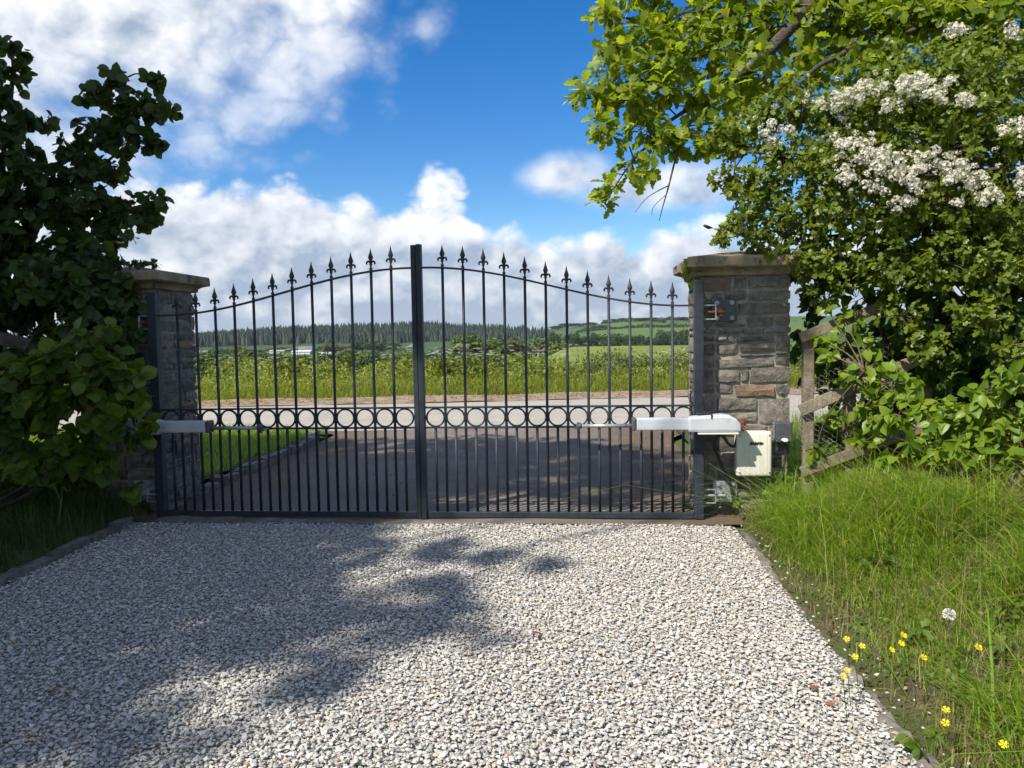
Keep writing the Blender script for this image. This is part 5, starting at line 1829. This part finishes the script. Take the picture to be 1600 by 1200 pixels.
# utility pole
p = at(841, 548, 60)
zb = float(terrain_z(p[0], 60)) 
t = thing('utility_pole', 'wooden utility pole with one crossarm in the far field', 'pole', (p[0], 60, zb))
pole = part('shaft', tube([(p[0], 60, zb - .2), (p[0], 60, p[2] + .1)], [.10, .075], 8), M['pole'], t, True)
arm = part('crossarm', box(p[0] - .52, p[0] + .52, 59.85, 59.93, p[2] - .03, p[2] + .05), M['pole'], t)
for dx in (-.46, -.02, .46):
    part('insulator', lathe([(.03, p[2] + .051), (.035, p[2] + .08), (.015, p[2] + .12)], 8, (p[0] + dx, 59.89, 0)), M['slate_roof'], arm)


# ================================================================== FENCE, NETTING, SMALL THINGS
def rail(root, a, b, h, d, name='rail'):
    a, b = np.asarray(a), np.asarray(b)
    ax = b - a
    L_ = np.linalg.norm(ax)
    vv, ff = rbox(0, L_, -d / 2, d / 2, -h / 2, h / 2, .004, 1)
    ex = ax / L_
    ey = unit(np.cross([0, 0, 1.0], ex)); ez = np.cross(ex, ey)
    W = a + vv[:, :1] * ex + vv[:, 1:2] * ey + vv[:, 2:3] * ez
    return part(name, (W, ff), M['wood'], root)


def netting(root, o_, eu, ev, nu, nv, cell, seed, crumple=.004, name='wire_netting'):
    """hexagonal wire netting as thin prisms"""
    rng = np.random.default_rng(seed)
    ph = rng.uniform(0, 6.28, 4)
    pts = {}

    def node(i, j, k):
        key = (i, j, k)
        if key not in pts:
            uu = (i + (.5 if j % 2 else 0)) * cell
            ww = (j * 1.5 + (0 if k == 0 else .5) + .0) * cell * .58
            bend = crumple * (math.sin(uu * 9 + ph[0] + ww * 5) + math.sin(ww * 13 + ph[1]) + .6 * math.sin(uu * 23 + ph[2]))
            nrm = np.cross(eu, ev)
            pts[key] = o_ + eu * uu + ev * ww + nrm * bend + rng.normal(0, crumple * .3, 3)
        return pts[key]
    ps = []
    for j in range(nv):
        for i in range(nu):
            if rng.random() < .03: continue
            a, b = node(i, j, 0), node(i, j, 1)
            ps.append(tube([a, b], .0011, 3, False))
            up = [(i, j + 1), (i - 1, j + 1)] if j % 2 == 0 else [(i + 1, j + 1), (i, j + 1)]
            for q in up:
                ps.append(tube([b, node(q[0], q[1], 0)], .0008, 3, False))
    v, f = join(ps)
    if root is None:
        return link(name, make_mesh(name, v, f, M['wire']))
    return part(name, (v, f), M['wire'], root, kind='stuff')


f0 = at(1263, 700, .13)
t = thing('wooden_fence', 'weathered post and rail fence climbing the bank from the pillar', 'fence', (f0[0], .13, .1))
part('post', rbox(f0[0] - .035, f0[0] + .035, .12, .19, .0, at(1263, 530, .13)[2], .005, 1), M['wood'], t)
q0 = at(1330, 640, .08)
part('post', rbox(q0[0] - .035, q0[0] + .035, .085, .155, .1, at(1330, 560, .08)[2], .005, 1), M['wood'], t)
q1 = at(1450, 600, .0)
part('post', rbox(q1[0] - .04, q1[0] + .04, .02, .10, .15, at(1450, 500, .0)[2], .005, 1), M['wood'], t)
rail(t, at(1250, 528, .10), at(1400, 470, .02), .070, .028)
rail(t, at(1250, 642, .10), at(1470, 546, -.03), .080, .028)
rail(t, at(1252, 738, .10), at(1440, 668, -.02), .070, .028)
a, b = at(1256, 700, .078), at(1440, 622, -.035)
eu = (b - a); L_ = np.linalg.norm(eu); eu = eu / L_
ev = unit(np.cross(eu, np.cross([0, 0, 1.0], eu)) * 1.0)
if ev[2] < 0: ev = -ev
netting(t, a - ev * .18, eu, ev, int(L_ / .034), 20, .034, 1, .002)
# crumpled netting at the foot of the shrub
a = at(1405, 862, -.75)
eu = unit(at(1600, 850, -1.25) - a); ev = unit(np.array([.15, .35, .9]))
o = netting(None, a, eu, ev, 22, 13, .036, 2, .012, 'wire_netting')
tag(o, 'crumpled old wire netting at the foot of the shrub', 'netting', kind='stuff')
P = at(1500, 840, -.9)
rng = np.random.default_rng(8)
n = 2600
pp = np.stack([rng.uniform(2.85, 3.9, n), rng.uniform(-1.55, -.55, n)], 1)
P = np.stack([pp[:, 0], pp[:, 1], bank_z(pp[:, 0], pp[:, 1])], 1)
blades('dead_stems', P, rng.uniform(.08, .3, n), rng.uniform(.001, .002, n), M['grass_dry'], 'pale dead stems tangled under the wire netting', 'grass', 8, 1.1)

t = thing('wooden_rail_fence', 'weathered fence rail glimpsed through the hazel leaves', 'fence', (-3.9, .15, 0))
rail(t, at(-120, 500, .1), at(78, 547, .25), .10, .035)
pq = at(-90, 500, .15)
part('post', rbox(pq[0] - .05, pq[0] + .05, .16, .25, .0, pq[2] + .1, .005, 1), M['wood'], t)

def on_bank(px, py, h):
    """point a height h above the bank along a viewing ray"""
    d = CF + CR * (px - 800) / FPX - CU * (py - 600) / FPX
    s_ = 1.0
    while s_ < 9:
        p = CAM + d * s_
        if p[2] <= float(bank_z(p[0], p[1])) + h: return p
        s_ += .004
    return p


# broad weeds along the bank and by the pillar foot
M['weed'] = leafmat('weed_leaf', [(.075, .13, .018), (.10, .165, .02), (.13, .19, .025)], .35, .5)
for i, (px, py, Y, r, sz, lab) in enumerate(((1150, 785, -.02, 16, .04, 'small leafy weed growing at the lower hinge'), (1225, 755, .0, 22, .07, 'leafy dock beside the cream control box'), (1290, 700, .2, 26, .07, 'pale bramble shoot against the fence netting'),
                                        (1330, 665, .1, 24, .07, 'bramble leaves climbing the second fence post'), (1425, 985, -2.1, 30, .045, 'low clover patch among the buttercups'), (1500, 1075, -2.55, 40, .045, 'creeping buttercup leaves under the lowest flowers'), (1560, 1010, -2.3, 34, .045, 'leafy patch by the rightmost buttercup'),
                                        (1380, 880, -1.2, 26, .06, 'broad-leaved weed in the long grass'), (1590, 960, -1.9, 40, .05, 'weeds at the edge of the picture above the buttercups'), (1440, 1150, -2.9, 34, .045, 'low leafy weeds at the bottom edge of the bank'))):
    if py > 800:
        p = on_bank(px, py, .06); Y = p[1]
    else:
        p = at(px, py, Y)
    t = thing('weed', lab, 'weed', (p[0], Y, float(bank_z(p[0], Y))), 'weeds on the bank')
    leafy(t, OVATE if i % 2 else HAW, M['weed'], [(*p, rpx(r, Y))], sz, 900, 5, 400 + i, own=14, twigs=True, twig_r=.0012, squash=.6)


def flower(px, py, Y, label, stem_h=.16):
    p = on_bank(px, py, stem_h)
    t = thing('buttercup', label, 'flower', (p[0], p[1], float(bank_z(p[0], p[1]))), 'buttercups on the bank')
    part('stem', tube([(p[0] + .02, p[1] + .01, WORLD[t.name][2] - .01), (p[0] + .008, p[1], (p[2] + WORLD[t.name][2]) / 2), p], .0014, 4), M['grass_shade'], t)
    n = unit(np.array([rs.uniform(-.3, .3), -.55, .8]))
    a = unit(np.cross(n, [1, .1, 0])); b = np.cross(n, a)
    R = rs.uniform(.011, .014)
    for k in range(5):
        an = k * 1.2566
        e = lambda q, r_, h_: (a * math.cos(q) + b * math.sin(q)) * R * r_ + n * R * h_
        v = [e(an, .05, 0), e(an - .5, .65, .15), e(an - .38, 1.05, .38), e(an + .38, 1.05, .38), e(an + .5, .65, .15)]
        link('petal', make_mesh('petal', v, [(0, 1, 2), (0, 2, 3), (0, 3, 4)], M['yellow']), t, p)
    return t


for px, py, Y, lab in ((1323, 999, -2.02, 'uppermost buttercup nearest the edging stones'), (1347, 1010, -2.08, 'buttercup right of the uppermost one by the edging'), (1336, 1027, -2.15, 'third buttercup down by the edging stones'), (1324, 1048, -2.22, 'upper buttercup of the pair over the slate'),
                       (1317, 1058, -2.25, 'lower buttercup of the pair over the slate'), (1411, 993, -2.0, 'top buttercup of the trio in the grass'), (1408, 1006, -2.04, 'middle buttercup of the trio in the grass'), (1393, 1016, -2.08, 'lowest buttercup of the trio in the grass'),
                       (1443, 1028, -2.12, 'lone buttercup right of the trio'), (1528, 1012, -2.0, 'lone buttercup nearest the dandelion clock'), (1478, 1110, -2.5, 'upper buttercup of the pair near the gravel corner'), (1477, 1130, -2.56, 'lower buttercup of the pair near the gravel corner'), (1568, 1164, -2.62, 'biggest buttercup at the bottom of the bank')):
    flower(px, py, Y, lab)
# dandelion clock
p = on_bank(1483, 960, .24)
t = thing('dandelion_clock', 'white dandelion clock above the buttercups', 'flower', (p[0], p[1], float(bank_z(p[0], p[1]))))
part('stem', tube([(p[0] + .01, p[1], WORLD[t.name][2]), p], .002, 5), M['twig'], t)
rng = np.random.default_rng(2)
d = unit(rng.normal(size=(90, 3)))
part('seed_head', join([tube([p + q * .003, p + q * .022], [.0005, .0022], 3) for q in d]), M['umbel'], t)

# dead leaves lying on the gravel and edging
for i, (px, py, s_, lab) in enumerate(((848, 991, .05, 'curled tan leaf lying in the middle of the gravel'), (1222, 915, .05, 'orange dead leaf on the slate edging'), (1283, 1075, .04, 'red-brown dead leaf by the slate edging'), (1287, 1097, .035, 'small orange dead leaf on the gravel edge'),
                                     (1145, 1127, .035, 'reddish dead leaf at the bottom of the gravel'), (95, 1068, .05, 'brown dead leaf on the shaded gravel'), (1165, 895, .03, 'small yellow-green leaf on the gravel by the edging'), (1145, 824, .035, 'brown leaf scrap at the foot of the sunlit pillar'))):
    d = CF + CR * (px - 800) / FPX - CU * (py - 600) / FPX
    p = CAM + d * ((.012 - CAM[2]) / d[2])
    q = link('fallen_leaf', make_mesh('fallen_leaf', OAK[0] * s_, OAK[1], M['oak_leaf'] if i == 6 else M['dead_leaf'], False), None, p)
    q.rotation_euler = (rs.uniform(-.5, .5), rs.uniform(-.5, .5), rs.uniform(0, 6.28))
    tag(q, lab, 'leaf', 'dead leaves on the drive')

rng = np.random.default_rng(61)
n = 150
x = rng.uniform(-1.95, 2.1, n); y = rng.uniform(-3.4, -.25, n)
leaf_mass('gravel_litter', np.stack([x, y, .006 + 0 * x], 1), .016, M['litter'], 62, 'scattered brown leaf scraps on the gravel', 'litter', 'stuff', up=2.5)

# dry stems at the foot of the shaded hedge
for i, (pts, lab) in enumerate((([(85, 830), (95, 790), (85, 760), (82, 755)], 'pale dry stem with a seed head in the shaded grass'), ([(92, 825), (96, 780), (98, 762), (106, 768), (110, 765)], 'bent pale dry stem in the shaded grass'), ([(215, 815), (207, 790), (203, 765)], 'pale dead stalk leaning at the foot of the shaded pillar'))):
    o = link('dry_stem', make_mesh('dry_stem', *tube(smooth_path([at(a, b, -.75 if i < 2 else -.15) for a, b in pts], 4), .003, 5), M['grass_dry'], True))
    tag(o, lab, 'stem', 'dry stems by the hedge')

# clover and moss leaves creeping between the grass
rng = np.random.default_rng(71)
n = 9000
x = rng.uniform(2.2, 3.9, n); y = rng.uniform(-3.6, .3, n)
k = rng.random(n) < (.25 + .75 * sst(-y, 1.0, 2.0)) * sst(vnoise(x * 5, y * 5 + 3), .3, .6) * sst(x, 2.18, 2.3)
x, y = x[k], y[k]
leaf_mass('clover', np.stack([x, y, bank_z(x, y) + rng.uniform(.005, .05, len(x))], 1), .022, M['weed'], 72, 'small clover leaves creeping through the bank grass', 'clover', 'stuff', up=1.6)

# small bird
p = at(1106, 354, 4.0)
prof = [(-.062, .001, .014), (-.05, .006, .012), (-.042, .016, .010), (-.028, .019, .006), (-.012, .021, -.002), (.008, .022, -.009), (.028, .015, -.013), (.045, .008, -.016), (.062, .007, -.022), (.10, .008, -.036), (.102, .001, -.037)]
v, f = [], []
for x, r, z in prof:
    for k in range(8):
        a = 6.2832 * k / 8
        fl = .35 if x > .05 else 1
        v.append((x, r * math.cos(a), z + r * fl * math.sin(a)))
for i in range(len(prof) - 1):
    for k in range(8):
        f.append((i * 8 + k, i * 8 + (k + 1) % 8, (i + 1) * 8 + (k + 1) % 8, (i + 1) * 8 + k))
n0 = len(v)
for s in (-1, 1):
    w = [(-.02, s * .018, .004), (.0, s * .026, .004), (.03, s * .024, -.010), (.066, s * .012, -.022), (.03, s * .018, -.018), (0, s * .022, -.012), (-.015, s * .02, -.004)]
    v += w; f.append(tuple(range(n0, n0 + 7))); n0 += 7
M['feather'] = surf('dark_feather', (.012, .012, .014), (.025, .024, .026), 60, .7, .1, 200)
o = link('bird', make_mesh('bird', v, f, M['feather'], True), None, p)
tag(o, 'small dark bird in flight near the oak twigs', 'bird')

# thin valley air
m_ = bpy.data.materials.new('valley_air')
m_.use_nodes = True
nt = m_.node_tree
nt.nodes.clear()
o_ = nt.nodes.new('ShaderNodeOutputMaterial')
pv = nt.nodes.new('ShaderNodeVolumePrincipled')
pv.inputs['Color'].default_value = (.80, .87, 1.0, 1)
pv.inputs['Density'].default_value = .00008
nt.links.new(pv.outputs[0], o_.inputs['Volume'])
_gz = np.empty(len(bpy.data.objects['ground'].data.vertices) * 3, dtype=np.float32)
bpy.data.objects['ground'].data.vertices.foreach_get('co', _gz)
hz = link('haze', make_mesh('haze', *box(-2450, 2450, -2450, 2450, float(_gz[2::3].min()) - 1.0, 62), m_))
tag(hz, 'thin pale blue air over the valley', 'haze', kind='stuff')
